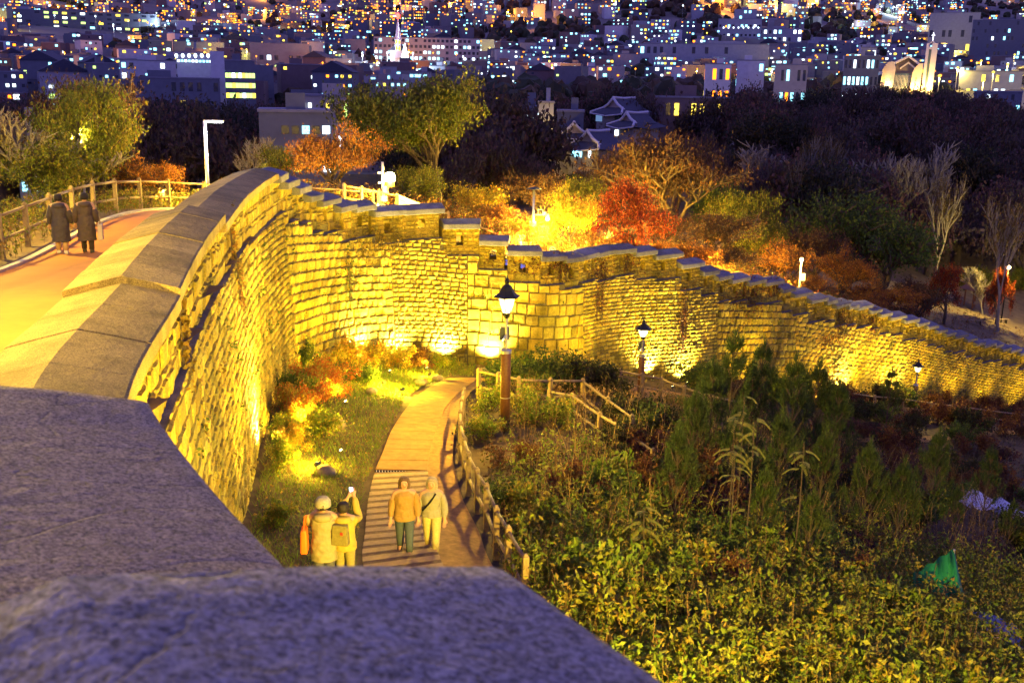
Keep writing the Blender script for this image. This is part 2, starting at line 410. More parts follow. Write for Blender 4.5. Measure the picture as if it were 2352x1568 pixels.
# ---- coping runs: (s0, s1, eave height). The near ones by hand, the rest in short steps down the slope
def _s(u, v, Y): return s_at(P(u, v, Y))
s_blue = s_at(P(1118, 1257, 1.69)); s_brown = _s(340, 915, 3.97)
runs = []
sA0 = s_brown+2.75; sA = _s(415, 668, 12.75); sC = _s(518, 492, 20.7); sD = _s(575, 440, 27); sE = _s(640, 398, 33.4)
zb = P(1118, 1257, 1.69)[2]; zbr = P(340, 915, 3.97)[2]
runs += [(0.6, s_blue, zb), (s_blue, s_brown, zbr), (s_brown, sA0, -2.12), (sA0, sA, P(415, 668, 12.75)[2]-.04), (sA, sC, P(518, 492, 20.7)[2]+.02),
         (sC, sD, P(575, 440, 27)[2]-.03), (sD, sE, P(640, 398, 33.4)[2])]
s = sE
units = []
while s < WLEN-1.5:
    w = 1.2+.7*random.random()
    b = min(s+w, WLEN-.2)
    runs.append((s, b, wz((s+b)/2)+random.uniform(-.12, .12))); s = b
def F3(s, z, out):
    """point on the outer side: out metres proud of the parapet face line at arc length s"""
    c = wxy(s); n = wn(s); return np.array([c[0]+n[0]*(out-FACE_IN), c[1]+n[1]*(out-FACE_IN), z])
def LEDGEf(s): return float(np.interp(s, [0, sE, sE+4, WLEN], [.09, .09, .26, .26]))
def zpar(s): return wz(s)-PAR_H-.05
def body_out(s, z): return LEDGEf(s)+BATTER*max(0, zpar(s)-z)
def base_z(s):
    c = wxy(s)+wn(s)*.75; return float(outer_z(c[0], c[1])[0])-.35

# ---- copings: gabled slabs laid level, several slabs to a long run
def coping_mesh(s0, s1, z, half, t=.2, rise=.17, over=0.0, nseg=6, jit=0.0, sub=1):
    S = np.linspace(s0, s1, nseg+1); rings = []
    prof = [(0.0, 0.0), (0.0, t*.92), (-.03, t), (-half*.5, t+rise*.52), (-half, t+rise), (-half*1.5, t+rise*.5), (-2*half+.03, t), (-2*half, t*.92), (-2*half, 0.0)]
    if sub > 1:
        q = []
        for a, b in zip(prof[:-1], prof[1:]):
            for k in range(sub): q.append((a[0]+(b[0]-a[0])*k/sub, a[1]+(b[1]-a[1])*k/sub))
        prof = q+[prof[-1]]
    tilt = random.uniform(-jit, jit); dz = random.uniform(-jit, jit)*.5
    for si in S:
        c = wxy(si); n = wn(si); f = (si-s0)/(s1-s0)-.5
        rings.append(np.array([[c[0]+n[0]*(o+over), c[1]+n[1]*(o+over), z-t+h+dz+tilt*f] for o, h in prof]))
    return MB().rings(rings)
NEARS = s_brown+.01
for (a, b, z) in runs:
    L = b-a
    nslab = max(1, round(L/(1.5 if a > sE-1 else 1.25)))
    edges = np.linspace(a, b, nslab+1)
    for k in range(nslab):
        near = b <= NEARS
        if near:
            if k: continue
            mb = coping_mesh(a, b-.01, z, HALF, t=.2, nseg=40, sub=6)
        else:
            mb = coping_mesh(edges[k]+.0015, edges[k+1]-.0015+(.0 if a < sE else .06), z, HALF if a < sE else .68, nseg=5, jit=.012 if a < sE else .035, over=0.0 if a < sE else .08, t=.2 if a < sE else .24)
        me = mb.mesh('coping_stone', NEARCOP if near else COPING_LIT if a < sE else COPING_UNLIT)
        c = np.ones((len(me.vertices), 4), np.float32); c[:, :3] = random.uniform(.78, 1.15)
        if near: c[:, :3] = (.95, .95, 1.08) if b <= s_blue+.01 else (1.25, 1.02, .82)  # painted light: cool tint on the unlit slab, warm lamplight on the next
        at = me.color_attributes.new('Col', 'FLOAT_COLOR', 'POINT'); at.data.foreach_set('color', c.ravel())
        ob = link('coping_stone', me, wall)
        if near:
            tag(ob, 'rough grey coping slab close to the viewer')
            tx = bpy.data.textures.get('coping_lumps') or bpy.data.textures.new('coping_lumps', 'CLOUDS')
            tx.noise_scale = .22; tx.noise_depth = 4
            bv = ob.modifiers.new('bevel', 'BEVEL'); bv.width = .012; bv.segments = 2; bv.limit_method = 'ANGLE'; bv.angle_limit = math.radians(50)
            dm = ob.modifiers.new('lumps', 'DISPLACE'); dm.texture = tx; dm.strength = .007; dm.mid_level = .5; dm.texture_coords = 'GLOBAL'
            for p in me.polygons: p.use_smooth = True
        else:
            bv = ob.modifiers.new('bevel', 'BEVEL'); bv.width = .006 if a < sE else .018; bv.segments = 1; bv.limit_method = 'ANGLE'; bv.angle_limit = math.radians(50)

# ---- stones
class Stones:
    def __init__(s): s.V = []; s.F4 = []; s.C = []; s.rec = []; s.n = 0
    def add(s, s0, s1, z0, z1, outf, rough, tone, depth=.07):
        """one dressed block: outline a little irregular, arris rounded, face pillowed"""
        w = s1-s0; h = z1-z0
        if w < .05 or h < .05: return
        j = lambda a: random.uniform(-a, a)
        m = rough*min(w, h)
        o8 = [(s0+abs(j(m)), z0+abs(j(m))), ((s0+s1)/2+j(w*.1), z0+abs(j(m*.6))), (s1-abs(j(m)), z0+abs(j(m))), (s1-abs(j(m*.6)), (z0+z1)/2+j(h*.1)),
              (s1-abs(j(m)), z1-abs(j(m))), ((s0+s1)/2+j(w*.1), z1-abs(j(m*.6))), (s0+abs(j(m)), z1-abs(j(m))), (s0+abs(j(m*.6)), (z0+z1)/2+j(h*.1))]
        cs, cz = (s0+s1)/2, (z0+z1)/2
        ins = (.018 if s0 < sE+1 else .024)+.10*rough; k = max(.55, 1-ins*2/min(w, h))
        p0 = random.uniform(-.02, .025)*(1+4*rough)*(.4 if s0 < sE+1 else 1)
        ring = [];
        near_ = s0 < sE+1
        lean_ = .012+.06*rough if near_ else .04+.22*rough
        if near_: depth = .035; rough *= .6
        for (a, b) in o8: ring.append(F3(a, b, outf(a, b)-depth))
        for (a, b) in o8:
            aa, bb = cs+(a-cs)*k, cz+(b-cz)*k
            ring.append(F3(aa, bb, outf(aa, bb)+p0+(bb-cz)/h*lean_+j(.012+.05*rough)))
        ring.append(F3(cs, cz, outf(cs, cz)+p0+.012+.08*rough+j(.01)))
        V = np.array(ring)
        F = [(i, (i+1) % 8, 8+(i+1) % 8, 8+i) for i in range(8)]+[(8+i, 8+i+1, 16, 8+(i-1) % 8) for i in (1, 3, 5, 7) for _ in (0,)]
        F = F[:8]+[(15, 8, 9, 16), (9, 10, 11, 16), (11, 12, 13, 16), (13, 14, 15, 16)]
        u, v, d = proj(V[16]); uu, vv, _ = zip(*[proj(V[i]) for i in (0, 2, 4, 6)])
        area = .5*abs(sum(uu[i]*vv[(i+1) % 4]-uu[(i+1) % 4]*vv[i] for i in range(4)))
        vis = 0 < u < 2352 and 0 < v < 1568 and d > 0 and d > 5.5
        s.rec.append((area if vis else 0, V, F, tone))
ST = Stones()
def tonef(base=1.0, var=.16):
    t = base*random.gauss(1, var); t = max(.4, min(1.5, t))*(.62 if random.random() < .09 else 1); w = random.uniform(-.12, .1)
    return (t*(1+w), t, t*(1-w*1.5))
# sections of different masonry: (s0, s1, course height, stone length, roughness, follow slope, tone)
def S_u(u, v, Y): return s_at(P(u, v, Y))
sec_edges = [0.0, S_u(468, 575, 16.6)-1, S_u(600, 420, 29.5), S_u(655, 404, 34.6), S_u(900, 478, 44), S_u(1074, 520, 45.8), S_u(1338, 590, 47.2), S_u(1655, 628, 55), S_u(1836, 664, 60.6), S_u(2090, 734, 70), WLEN-.3]
sec_spec = [(.34, .56, .04, .5, 1.0), (.25, .42, .06, .5, 1.0), (.2, .32, .11, .6, .75), (.36, .45, .06, .6, 1.02), (.2, .33, .06, .5, .98), (.58, .56, .04, .35, 1.0), (.2, .34, .06, .45, 1.0), (.4, .44, .07, .6, .9), (.29, .55, .05, .9, 1.03), (.22, .38, .06, .9, 1.0)]
def fill(sa, sb, zlo, zhi, ch, ln, rough, g, tone, outf, zref, var=.2, jit=.35):
    """courses of stones over the patch sa..sb, between the functions zlo(s) and zhi(s); courses lean with slope g"""
    zmax = max(zhi(sa), zhi(sb), zhi((sa+sb)/2)); zmin = min(zlo(sa), zlo(sb)); mid = (sa+sb)/2
    lean = abs(g*(sb-sa)/2)
    z = zref+math.ceil((zmax+lean-zref)/ch)*ch
    k = 0
    while z > zmin-lean:
        hh = ch*random.uniform(.86, 1.16); zt, zb_ = z, z-hh; z = zb_
        a = sa-random.random()*ln*.5; k += 1
        while a < sb-.02:
            b = a+ln*random.uniform(1-jit, 1+jit*1.3)
            x0, x1 = max(a, sa), min(b, sb); a = b
            if sb-x1 < ln*.25: x1 = sb; a = sb
            if x1-x0 < .1: continue
            m = (x0+x1)/2; t1, t0 = zt+g*(m-mid), zb_+g*(m-mid)
            t1 = min(t1, zhi(m)); t0 = max(t0, zlo(m))
            if t1-t0 < ch*.22: continue
            ST.add(x0+.006, x1-.006, t0+.006, t1-.006, outf, rough, tonef(tone, var))
# body
step_top = {}
def run_at(s):
    for r in runs:
        if r[0] <= s < r[1]: return r
    return runs[-1]
_ra = np.array([r[0] for r in runs])
def foot(s):
    i = max(0, np.searchsorted(_ra, s, 'right')-1); return runs[i][2]-PAR_H-(.0 if i % 2 else .12)
for (a, b), (ch, ln, ro, g, tn) in zip(zip(sec_edges[:-1], sec_edges[1:]), sec_spec):
    if b < 5: continue
    # break long sections so that the courses can follow the slope of the hill
    n = max(1, round((b-a)/12))
    for i in range(n):
        x0, x1 = a+(b-a)*i/n, a+(b-a)*(i+1)/n
        x0 = max(x0, 4.0)
        slope = (wz(x1)-wz(x0))/(x1-x0)*g
        fill(x0, x1, base_z, foot, ch, ln, ro, slope, tn, body_out, zpar((x0+x1)/2))
        # the lowest courses are rougher, older stones
# parapet
gap_every = 0
merlons = []
for i, (a, b, z) in enumerate(runs):
    if b <= s_blue: continue
    big = (a < sE+9) or (S_u(1125, 540, 45.8) < a < S_u(1331, 590, 47)) or (S_u(1700, 640, 56) < a < S_u(1840, 664, 60.6))
    ch, ln = (.36, .52) if big else (.18, .3)
    top = z-.2
    nsub = max(1, round((b-a)/1.6)) if a < sE else 1
    E = np.linspace(a, b, nsub+1)
    for k in range(nsub):
        x0, x1 = E[k], E[k+1]; gap = .075 if (i+k) % 2 else .0
        x0g, x1g = x0, x1-gap*2 if (i % 2) else x1
        lo = foot((x0+x1)/2)-.02
        hole = None
        if x1-x0 > 1.0 and a > s_brown:
            m = (x0g+x1g)/2+random.uniform(-.1, .1); hole = (m-.16, m+.16, lo+.45, lo+.45+.44)
        merlons.append((x0g, x1g, lo, top, hole))
        pieces = [(x0g, x1g, lo, top)] if hole is None else [(x0g, x1g, lo, hole[2]), (x0g, hole[0], hole[2], hole[3]), (hole[1], x1g, hole[2], hole[3]), (x0g, x1g, hole[3], top)]
        for (p0, p1, q0, q1) in pieces:
            if p1-p0 < .1: continue
            fill(p0, p1, lambda s: q0, lambda s: q1, min(ch, q1-q0), ln, .035, 0, 1.06, lambda s, z: 0.0, q0, var=.11)
# merlon cores and the wall core behind the stones
core = MB()
for (x0, x1, lo, top, hole) in merlons:
    def blk(a, b, z0, z1):
        n = max(1, int((b-a)/.6)); S = np.linspace(a, b, n+1)
        core.rings([np.array([F3(s, z0, -.045), F3(s, z1, -.045), F3(s, z1, -2*HALF+.3), F3(s, z0, -2*HALF+.3)]) for s in S])
    if hole is None: blk(x0, x1, lo-.1, top)
    else:
        blk(x0, x1, lo-.1, hole[2]); blk(x0, hole[0], hole[2], hole[3]); blk(hole[1], x1, hole[2], hole[3]); blk(x0, x1, hole[3], top)
core.obj('parapet_core', WALLSTONE, wall)
_me = bpy.data.objects['parapet_core'].data
_a = _me.color_attributes.new('Col', 'FLOAT_COLOR', 'POINT'); _a.data.foreach_set('color', np.tile(np.array([.8, .78, .76, 1], np.float32), len(_me.vertices)))
body = MB()
S = np.arange(.5, WLEN-.2, .35); S = np.union1d(S, np.concatenate([[r[0]-.003, r[0]+.003] for r in runs if r[0] > 1]))
body.rings([np.array([F3(s, foot(s)-.03, LEDGEf(s)-.05), F3(s, zpar(s)-.5, body_out(s, zpar(s)-.5)-.06), F3(s, base_z(s)-.6, body_out(s, base_z(s)-.6)-.06), F3(s, base_z(s)-.6, -1.3), F3(s, foot(s)-.03, -1.3)]) for s in S])
body.obj('wall_core', CORE, wall)
ledge = MB()
S2 = S[S > 4]
for a_, b_ in zip(S2[:-1], S2[1:]):
    if abs(foot(a_)-foot(b_)) > .01 or b_-a_ < .02: continue
    z_ = foot(a_)
    ledge.add([F3(a_, z_, LEDGEf(a_)), F3(b_, z_, LEDGEf(b_)), F3(b_, z_, -.1), F3(a_, z_, -.1)], [(0, 1, 2, 3)])
ledge.obj('ledge', COPING_UNLIT, wall)
_me = bpy.data.objects['ledge'].data
_a = _me.color_attributes.new('Col', 'FLOAT_COLOR', 'POINT'); _a.data.foreach_set('color', np.tile(np.array([.9, .88, .85, 1], np.float32), len(_me.vertices)))
# the 300 stones that show largest are pieces of their own, the others one mass
rec = sorted(ST.rec, key=lambda r: -r[0])
for (ar, V, F, tone) in rec[:300]:
    c = V.mean(0)
    me = fast_mesh('stone', V-c, np.array(F), WALLSTONE, np.tile(np.array(tone), (17, 1)))
    link('stone', me, wall, loc=c)
Vs, Fs, Cs, n = [], [], [], 0
for (ar, V, F, tone) in rec[300:]:
    Vs.append(V); Fs.append(np.array(F)+n); Cs.append(np.tile(np.array(tone), (17, 1))); n += 17
o = link('stone_courses', fast_mesh('stone_courses', np.vstack(Vs), np.vstack(Fs), WALLSTONE, np.vstack(Cs)), wall); tag(o, kind='stuff')
print('stones', len(rec), time.time()-T0)
# ------------------------------------------------------------------ floodlights at the wall foot, lantern posts
YEL = (1.0, .64, .02)
LENS = mat_emit('flood_lens', (1.0, .8, .25), 14)
HOUS = mat_plain('flood_housing', (.05, .05, .045), .5, .3)
_fl = {}
def floodlight(loc, aim, power, label, spot=100, blend=.8, visible=True, color=YEL, r=.06, bare=False):
    loc = np.array(loc, float); aim = np.array(aim, float)
    root = tag(empty('floodlight', loc), label, 'floodlight', 'floodlights along the foot of the wall')
    d = Vector(aim-(loc+np.array([0, 0, .22]))).normalized()
    q = d.to_track_quat('-Z', 'Y'); M = np.array(q.to_matrix())
    if 'h' not in _fl:
        _fl['h'] = MB().box((0, 0, .06), (.16, .13, .10), taper=.8).mesh('housing', HOUS)
        _fl['l'] = MB().box((0, 0, .006), (.09, .06, .006)).mesh('lens', LENS)
        _fl['s'] = MB().tube([(0, 0, -.05), (0, 0, .2)], .02, 6).box((0, 0, .012), (.16, .16, .03)).mesh('bracket', HOUS)
    for nm, k, dz in (('housing', 'h', .24), ('lens', 'l', .24)):
        o = link(nm, _fl[k], root, (0, 0, dz)); o.rotation_euler = q.to_euler()
    link('bracket', _fl['s'], root)
    ld = bpy.data.lights.new('flood_beam', 'POINT' if bare else 'SPOT'); ld.energy = power; ld.color = color; ld.shadow_soft_size = r
    if not bare: ld.spot_size = math.radians(spot); ld.spot_blend = blend
    lo = bpy.data.objects.new('flood_beam', ld); COL.objects.link(lo); lo.parent = root
    lo.location = Vector((0, 0, .24))+d*.09; lo.rotation_euler = q.to_euler()
    return root
# along the wall: every few metres, a couple of metres out from the foot, aimed at the battlements
fs = []
_fm = [(560, 'beside the near steep stretch of wall'), (620, 'in the grass left of the photographers'), (680, 'among the orange shrubs under the wall'), (740, 'under the bend of the wall'), (830, 'before the large blocks past the bend'), (930, 'before the finer stones past the bend'), (1040, 'behind the far end of the path'), (1150, 'behind the tall lantern post'), (1250, 'behind the bush mound'), (1360, 'behind the dark bush right of the mound'), (1470, 'behind the second lantern post'), (1560, 'right of the second lantern post'), (1660, 'behind the tallest pine'), (1760, 'behind the pine tips'), (1860, 'behind the leaning pine sprigs'), (1960, 'behind the far bushes'), (2080, 'behind the distant lantern post'), (2180, 'right of the distant lantern post'), (2280, 'near the right edge'), (2350, 'at the right edge'), (2500, 'beyond the right edge')]
def flood_label(s):
    c = wxy(s)+wn(s)*2; return 'small black floodlight aimed up the stones, '+mark(proj((c[0], c[1], outer_z(c[0], c[1])[0]))[0], _fm)
s = sA-1.0; k = 0
_names = {0: 'by the steep near stretch of wall'}
while s < WLEN-3:
    st = 5.0 if s < sE else 4.6
    fs.append(s); s += st*random.uniform(.85, 1.15)
_pp = G(765, 1147, outer_z, 1.7, y0=8)
for i, s in enumerate(fs):
    off = 1.9 if s < sE+3 else 2.3
    c = wxy(s)+wn(s)*(off+.35); z = float(outer_z(c[0], c[1])[0])
    if math.hypot(c[0]-_pp[0], c[1]-_pp[1]) < 3.0: continue          # people stand here
    tp = wz(s)-1.0; t = wxy(s); H = tp-z
    floodlight((c[0], c[1], z), (t[0], t[1], z+H*.95), 18*H*H*(1.45 if s < sE else 1.0)*(1.0 if s < S_u(1331, 590, 47) else 1.5)*(1.0 if s < S_u(1700, 638, 56.5) else 1.5), flood_label(s), spot=105, blend=1.0)

def mat_glow_glass(name, col, strength, clear):
    """frosted lantern glass: glows and lets part of the lamp's light through"""
    if name in MATS: return MATS[name]
    m = mat_emit(name, col, strength); t = m.node_tree
    e = [n for n in t.nodes if n.type == 'EMISSION'][0]; tr = t.nodes.new('ShaderNodeBsdfTransparent'); mx = t.nodes.new('ShaderNodeMixShader'); mx.inputs[0].default_value = clear
    t.links.new(e.outputs[0], mx.inputs[1]); t.links.new(tr.outputs[0], mx.inputs[2]); t.links.new(mx.outputs[0], t.nodes['Material Output'].inputs[0]); return m
LAMPW = (1.0, .88, .5)
def lantern_post(base, H, label, power, rz=0.0, box=True):
    root = tag(empty('lamp_post', base, rz), label, 'lamp post', 'lantern posts beside the path')
    k = H/3.5
    MB().lathe((0, 0, 0), [(.155, -.3), (.155, 1.9*k), (.15, 1.905*k)], 14).obj('timber_sleeve', DARKWOOD, root, True)
    MB().lathe((0, 0, 0), [(.165, 1.86*k), (.165, 1.93*k), (.08, 1.95*k)], 14).obj('collar', STEEL, root)
    MB().lathe((0, 0, 0), [(.05, 1.9*k), (.045, 2.72*k)], 10).obj('pole', STEEL, root)
    MB().lathe((0, 0, 0), [(.06, 2.68*k), (.12, 2.76*k), (.13, 2.82*k)], 6).obj('lantern_base', BLACKIRON, root)
    cap = MB().lathe((0, 0, 0), [(.40, 3.18*k), (.41, 3.2*k), (.3, 3.24*k), (.2, 3.33*k), (.14, 3.42*k), (.07, 3.47*k), (.06, 3.5*k), (.085, 3.54*k), (.05, 3.59*k), (.02, 3.62*k), (.012, 3.68*k)], 6)
    cap.obj('lantern_cap', BLACKIRON, root)
    fr = MB()
    for i in range(6):
        a = i*math.pi/3
        fr.tube([(.13*math.cos(a), .13*math.sin(a), 2.81*k), (.27*math.cos(a), .27*math.sin(a), 3.19*k)], .013, 5)
    fr.obj('lantern_frame', BLACKIRON, root)
    gl = mat_glow_glass('lantern_glass', (1.0, .78, .25), 2.6, .45)
    for i in range(6):
        a, b = i*math.pi/3, (i+1)*math.pi/3
        V = [(.125*math.cos(a), .125*math.sin(a), 2.82*k), (.125*math.cos(b), .125*math.sin(b), 2.82*k), (.262*math.cos(b), .262*math.sin(b), 3.18*k), (.262*math.cos(a), .262*math.sin(a), 3.18*k)]
        MB().add(V, [(0, 1, 2, 3)]).obj('pane', gl, root)
    if box:
        MB().box((-.02, .14, 2.3*k), (.3, .14, .4)).obj('control_box', mat_plain('grey_box', (.09, .1, .08), .5), root, bevel=.01)
        MB().tube([(-.05, -.08, 2.28*k), (-.17, -.2, 2.18*k)], .035, 8).obj('loudspeaker', STEEL, root)
    for r in (.66, .72): pass
    MB().lathe((0, 0, 0), [(.158, .78*k), (.158, .80*k)], 14).obj('band', STEEL, root)
    ld = bpy.data.lights.new('lantern_light', 'POINT'); ld.energy = power; ld.color = (1.0, .66, .06); ld.shadow_soft_size = .1
    lo = bpy.data.objects.new('lantern_light', ld); COL.objects.link(lo); lo.parent = root; lo.location = (0, 0, 2.70*k+.62)
    lo.location = (0, 0, 3.0*k)
    return root
b1 = P(1160, 950, 29); b1[2] = gz(b1[0], b1[1]); t1 = P(1161, 632, 29)[2]
lantern_post(b1, (t1-b1[2])*3.5/3.68, 'tall lantern post beside the path with a control box under its lit lamp', 5200, .3)
b2 = P(1471, 895, 44); b2[2] = gz(b2[0], b2[1]); t2 = P(1477, 731, 44)[2]
lantern_post(b2, (t2-b2[2])*3.5/3.68, 'lantern post behind the timber stair rail, before small-stone wall', 1300, .1)
b3 = P(2098, 930, 63); b3[2] = gz(b3[0], b3[1]); t3 = P(2103, 824, 63)[2]
lantern_post(b3, (t3-b3[2])*3.5/3.68, 'distant lantern post standing among dark shrubs near the right edge', 1600, .2, box=False)
bx = np.array([4.6, 5.2, 0]); bx[2] = gz(bx[0], bx[1])
lantern_post(bx, 3.6, 'lantern post below the near parapet, outside the view', 30000, .2, box=False)
# ------------------------------------------------------------------ valley path, steps, fences, rocks
PAVE = mat_plain('worn_concrete_paving', (.30, .165, .04), .85, noise=.3, scale=3, bump=.25)
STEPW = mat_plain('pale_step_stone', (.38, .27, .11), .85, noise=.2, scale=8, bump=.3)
STEPD = mat_plain('dark_step_strip', (.19, .125, .05), .9, noise=.3, scale=10, bump=.4)
DIRT = mat_plain('trodden_earth', (.3, .175, .045), .95, noise=.35, scale=5, bump=.5)
_pl = [(832, 1290), (838, 1230), (846, 1150), (862, 1090), (878, 1050), (905, 985), (948, 929), (992, 893), (1035, 874)]
_pr_ = [(1004, 1290), (1002, 1230), (992, 1150), (982, 1090), (986, 1052), (1003, 992), (1035, 928), (1072, 894), (1108, 874)]
_pe = [(1120, 1290), (1100, 1230), (1062, 1150), (1046, 1090), (1040, 1052), (1046, 992), (1066, 928), (1092, 896), (1122, 876)]
PL = np.array([G(u, v, outer_z) for u, v in _pl]); PR = np.array([G(u, v, outer_z) for u, v in _pr_]); PE = np.array([G(u, v, outer_z) for u, v in _pe])
# carry the path on behind the mound and on down the hill, and back under the viewer
_ext = [np.array([1.5, 40.5, 0]), np.array([6.5, 45.5, 0]), np.array([13, 49, 0]), np.array([23, 55.5, 0]), np.array([32, 63.5, 0]), np.array([42, 73, 0])]
PL = np.vstack([PL[:1]-np.array([-.8, 3.2, 0]), PL, [e+np.array([-.5, .9, 0]) for e in _ext]]); PR = np.vstack([PR[:1]-np.array([-.8, 3.2, 0]), PR, [e+np.array([.5, -.8, 0]) for e in _ext]]); PE = np.vstack([PE[:1]-np.array([-.8, 3.2, 0]), PE, [e+np.array([.8, -1.4, 0]) for e in _ext]])
LC, RC, EC = catmull(PL, 10), catmull(PR, 10), catmull(PE, 10)
for A in (LC, RC, EC): A[:, 2] = outer_z(A[:, 0], A[:, 1])
path = tag(empty('path'), kind='structure')
mb = MB(); n = len(LC)
for i in range(n-1):
    a = [RC[i]+(LC[i]-RC[i])*.1+[0, 0, .07], EC[i]+[0, 0, .07], EC[i+1]+[0, 0, .07], RC[i+1]+(LC[i+1]-RC[i+1])*.1+[0, 0, .07]]
    mid = [(a[0]+a[1])/2, (a[3]+a[2])/2]
    mb.add([a[0], mid[0], a[1], a[2], mid[1], a[3]], [(0, 1, 4, 5), (1, 2, 3, 4)])
mb.obj('trodden_strip', DIRT, path, True)
# cumulative length down the middle
MC = (LC+RC)/2; ML = np.concatenate([[0], np.cumsum(np.linalg.norm(np.diff(MC, axis=0), axis=1))])
def pa(t, f):
    """point at length t, f across from left (0) to the right of the paving (1)"""
    l = np.array([np.interp(t, ML, LC[:, k]) for k in range(3)]); r = np.array([np.interp(t, ML, RC[:, k]) for k in range(3)])
    return l+(r-l)*f
t_step_end = ML[np.argmin(np.abs(np.array([proj(p)[1] for p in MC])-1098))]
t = ML[np.argmin(np.abs(np.array([proj(p)[1] for p in MC])-1330))]
t = max(0.2, t)
while t < t_step_end:                                    # broad low steps: pale tread, darker edge strip
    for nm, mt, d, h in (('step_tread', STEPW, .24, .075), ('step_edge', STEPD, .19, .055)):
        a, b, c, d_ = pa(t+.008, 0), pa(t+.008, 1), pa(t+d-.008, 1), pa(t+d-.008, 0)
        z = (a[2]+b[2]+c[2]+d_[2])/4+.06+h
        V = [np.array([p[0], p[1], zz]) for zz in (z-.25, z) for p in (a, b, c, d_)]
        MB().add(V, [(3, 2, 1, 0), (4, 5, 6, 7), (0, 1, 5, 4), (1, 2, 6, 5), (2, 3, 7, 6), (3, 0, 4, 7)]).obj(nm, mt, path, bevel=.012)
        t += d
while t < ML[-1]-1.5 and t < t_step_end+32:              # paving bays with open joints
    L = random.uniform(.6, 1.0)
    if abs(t-t_step_end-.95) < .7 and 'drain' not in globals():
        drain = tag(empty('drain_grate', pa(t+.08, .5)), 'narrow black drain grate laid across the yellow-lit path', 'drain')
        a, b = pa(t+.08, 0), pa(t+.08, 1); d = (b-a)/np.linalg.norm(b-a); M = np.stack([d, [-d[1], d[0], 0], [0, 0, 1]], 1); c = (a+b)/2
        fr = MB()
        for s in (-.075, .075): fr.box(M@np.array([0, s, .05]), (np.linalg.norm(b-a), .02, .05), M)
        fr.box((0, 0, .02), (np.linalg.norm(b-a), .15, .02), M)
        fr.obj('grate_frame', BLACKIRON, drain)
        me = MB().box((0, 0, 0), (.022, .13, .03), M).mesh('grate_bar', STEEL)
        W = np.linalg.norm(b-a)
        for k in range(int(W/.075)): link('grate_bar', me, drain, tuple(d*(-W/2+.04+k*.075)+np.array([0, 0, .058])))
        drain.location = tuple(c); t += .18; continue
    V = []; kk = 5
    top = [[pa(t+.012+(L-.024)*j/kk, f)+[0, 0, .10+.006*random.random()] for f in (0.0, .5, 1.0)] for j in range(kk+1)]
    V = [p for row in top for p in row]; V += [p-[0, 0, .2] for p in V]; o_ = 3*(kk+1); F = []
    for j in range(kk):
        for q in range(2): F.append((j*3+q, j*3+q+1, j*3+q+4, j*3+q+3))
    for j in range(kk): F += [(j*3, j*3+3, o_+j*3+3, o_+j*3), (j*3+2, o_+j*3+2, o_+j*3+5, j*3+5)]
    F += [(0, o_, o_+1, 1), (1, o_+1, o_+2, 2), (kk*3, kk*3+1, o_+kk*3+1, o_+kk*3), (kk*3+1, kk*3+2, o_+kk*3+2, o_+kk*3+1)]
    MB().add(V, F).obj('paving_slab', PAVE, path, bevel=.01)
    t += L

def fence(tops, label, fn, h=1.12, rails=(.42, .92), r=.045, group=None, pw=.13, mat=WOOD, grp=None, cat='fence', bases=None):
    B = bases or [G(u, v, fn, h) for u, v in tops]
    root = tag(empty('timber_fence', tuple(B[0])), label, cat, grp)
    o0 = B[0]
    for i, b in enumerate(B):
        d = B[min(i+1, len(B)-1)]-B[max(i-1, 0)]; a = math.atan2(d[1], d[0])
        p = MB().box((0, 0, h/2-.15), (pw, pw, h+.3), Rz(a)).box((0, 0, h+.025), (pw*.8, pw*.8, .05), Rz(a), taper=.5)
        p.obj('post', mat, root, bevel=.012, loc=tuple(b-o0))
    for i in range(len(B)-1):
        for z in rails:
            a, b = B[i]-o0+[0, 0, z*h], B[i+1]-o0+[0, 0, z*h+random.uniform(-.02, .02)]
            e = (b-a)*.04
            MB().tube([a-e, (a+b)/2+[0, 0, random.uniform(-.01, .01)], b+e], r, 7).obj('rail', mat, root, True)
    return root
FE = [(EC[i]+np.array([.18, 0, 0])) for i in range(0, 0)]
def edge_at(v, off=.2):
    k = np.argmin(np.abs(np.array([proj(p)[1] for p in EC[:110]])-v)); p = EC[k].copy(); p[0] += off; p[2] = outer_z(p[0], p[1])[0]; return p
fence(None, 'timber post and rail fence along the right edge of the stepped path', outer_z, 1.15, bases=[edge_at(v) for v in (1400, 1330, 1275, 1222, 1178, 1137, 1098, 1062, 1030, 1000, 975)], pw=.12, r=.042)
fence([(1100, 848), (1145, 858), (1192, 866), (1265, 869), (1339, 871), (1396, 914), (1452, 957)], 'timber handrail fence bending down the stair right of the tall lantern post', outer_z, 1.15)
fence([(1262, 895), (1315, 905), (1378, 950), (1440, 990), (1500, 1035)], 'lower timber handrail below the bending fence, half hidden by weeds', outer_z, .95)
fence([(1425, 849), (1475, 859), (1520, 868), (1572, 888), (1630, 905), (1700, 922)], 'dark timber fence crossing behind the second lantern post, before the wall', outer_z, 1.1)
fence([(1950, 900), (2010, 908), (2075, 916), (2140, 924), (2205, 932), (2270, 940), (2345, 950), (2420, 962)], 'far timber fence along the wall foot at the right edge', outer_z, 1.1)
ROCK = mat_plain('field_stone', (.26, .2, .11), .9, noise=.35, scale=6, bump=.5)
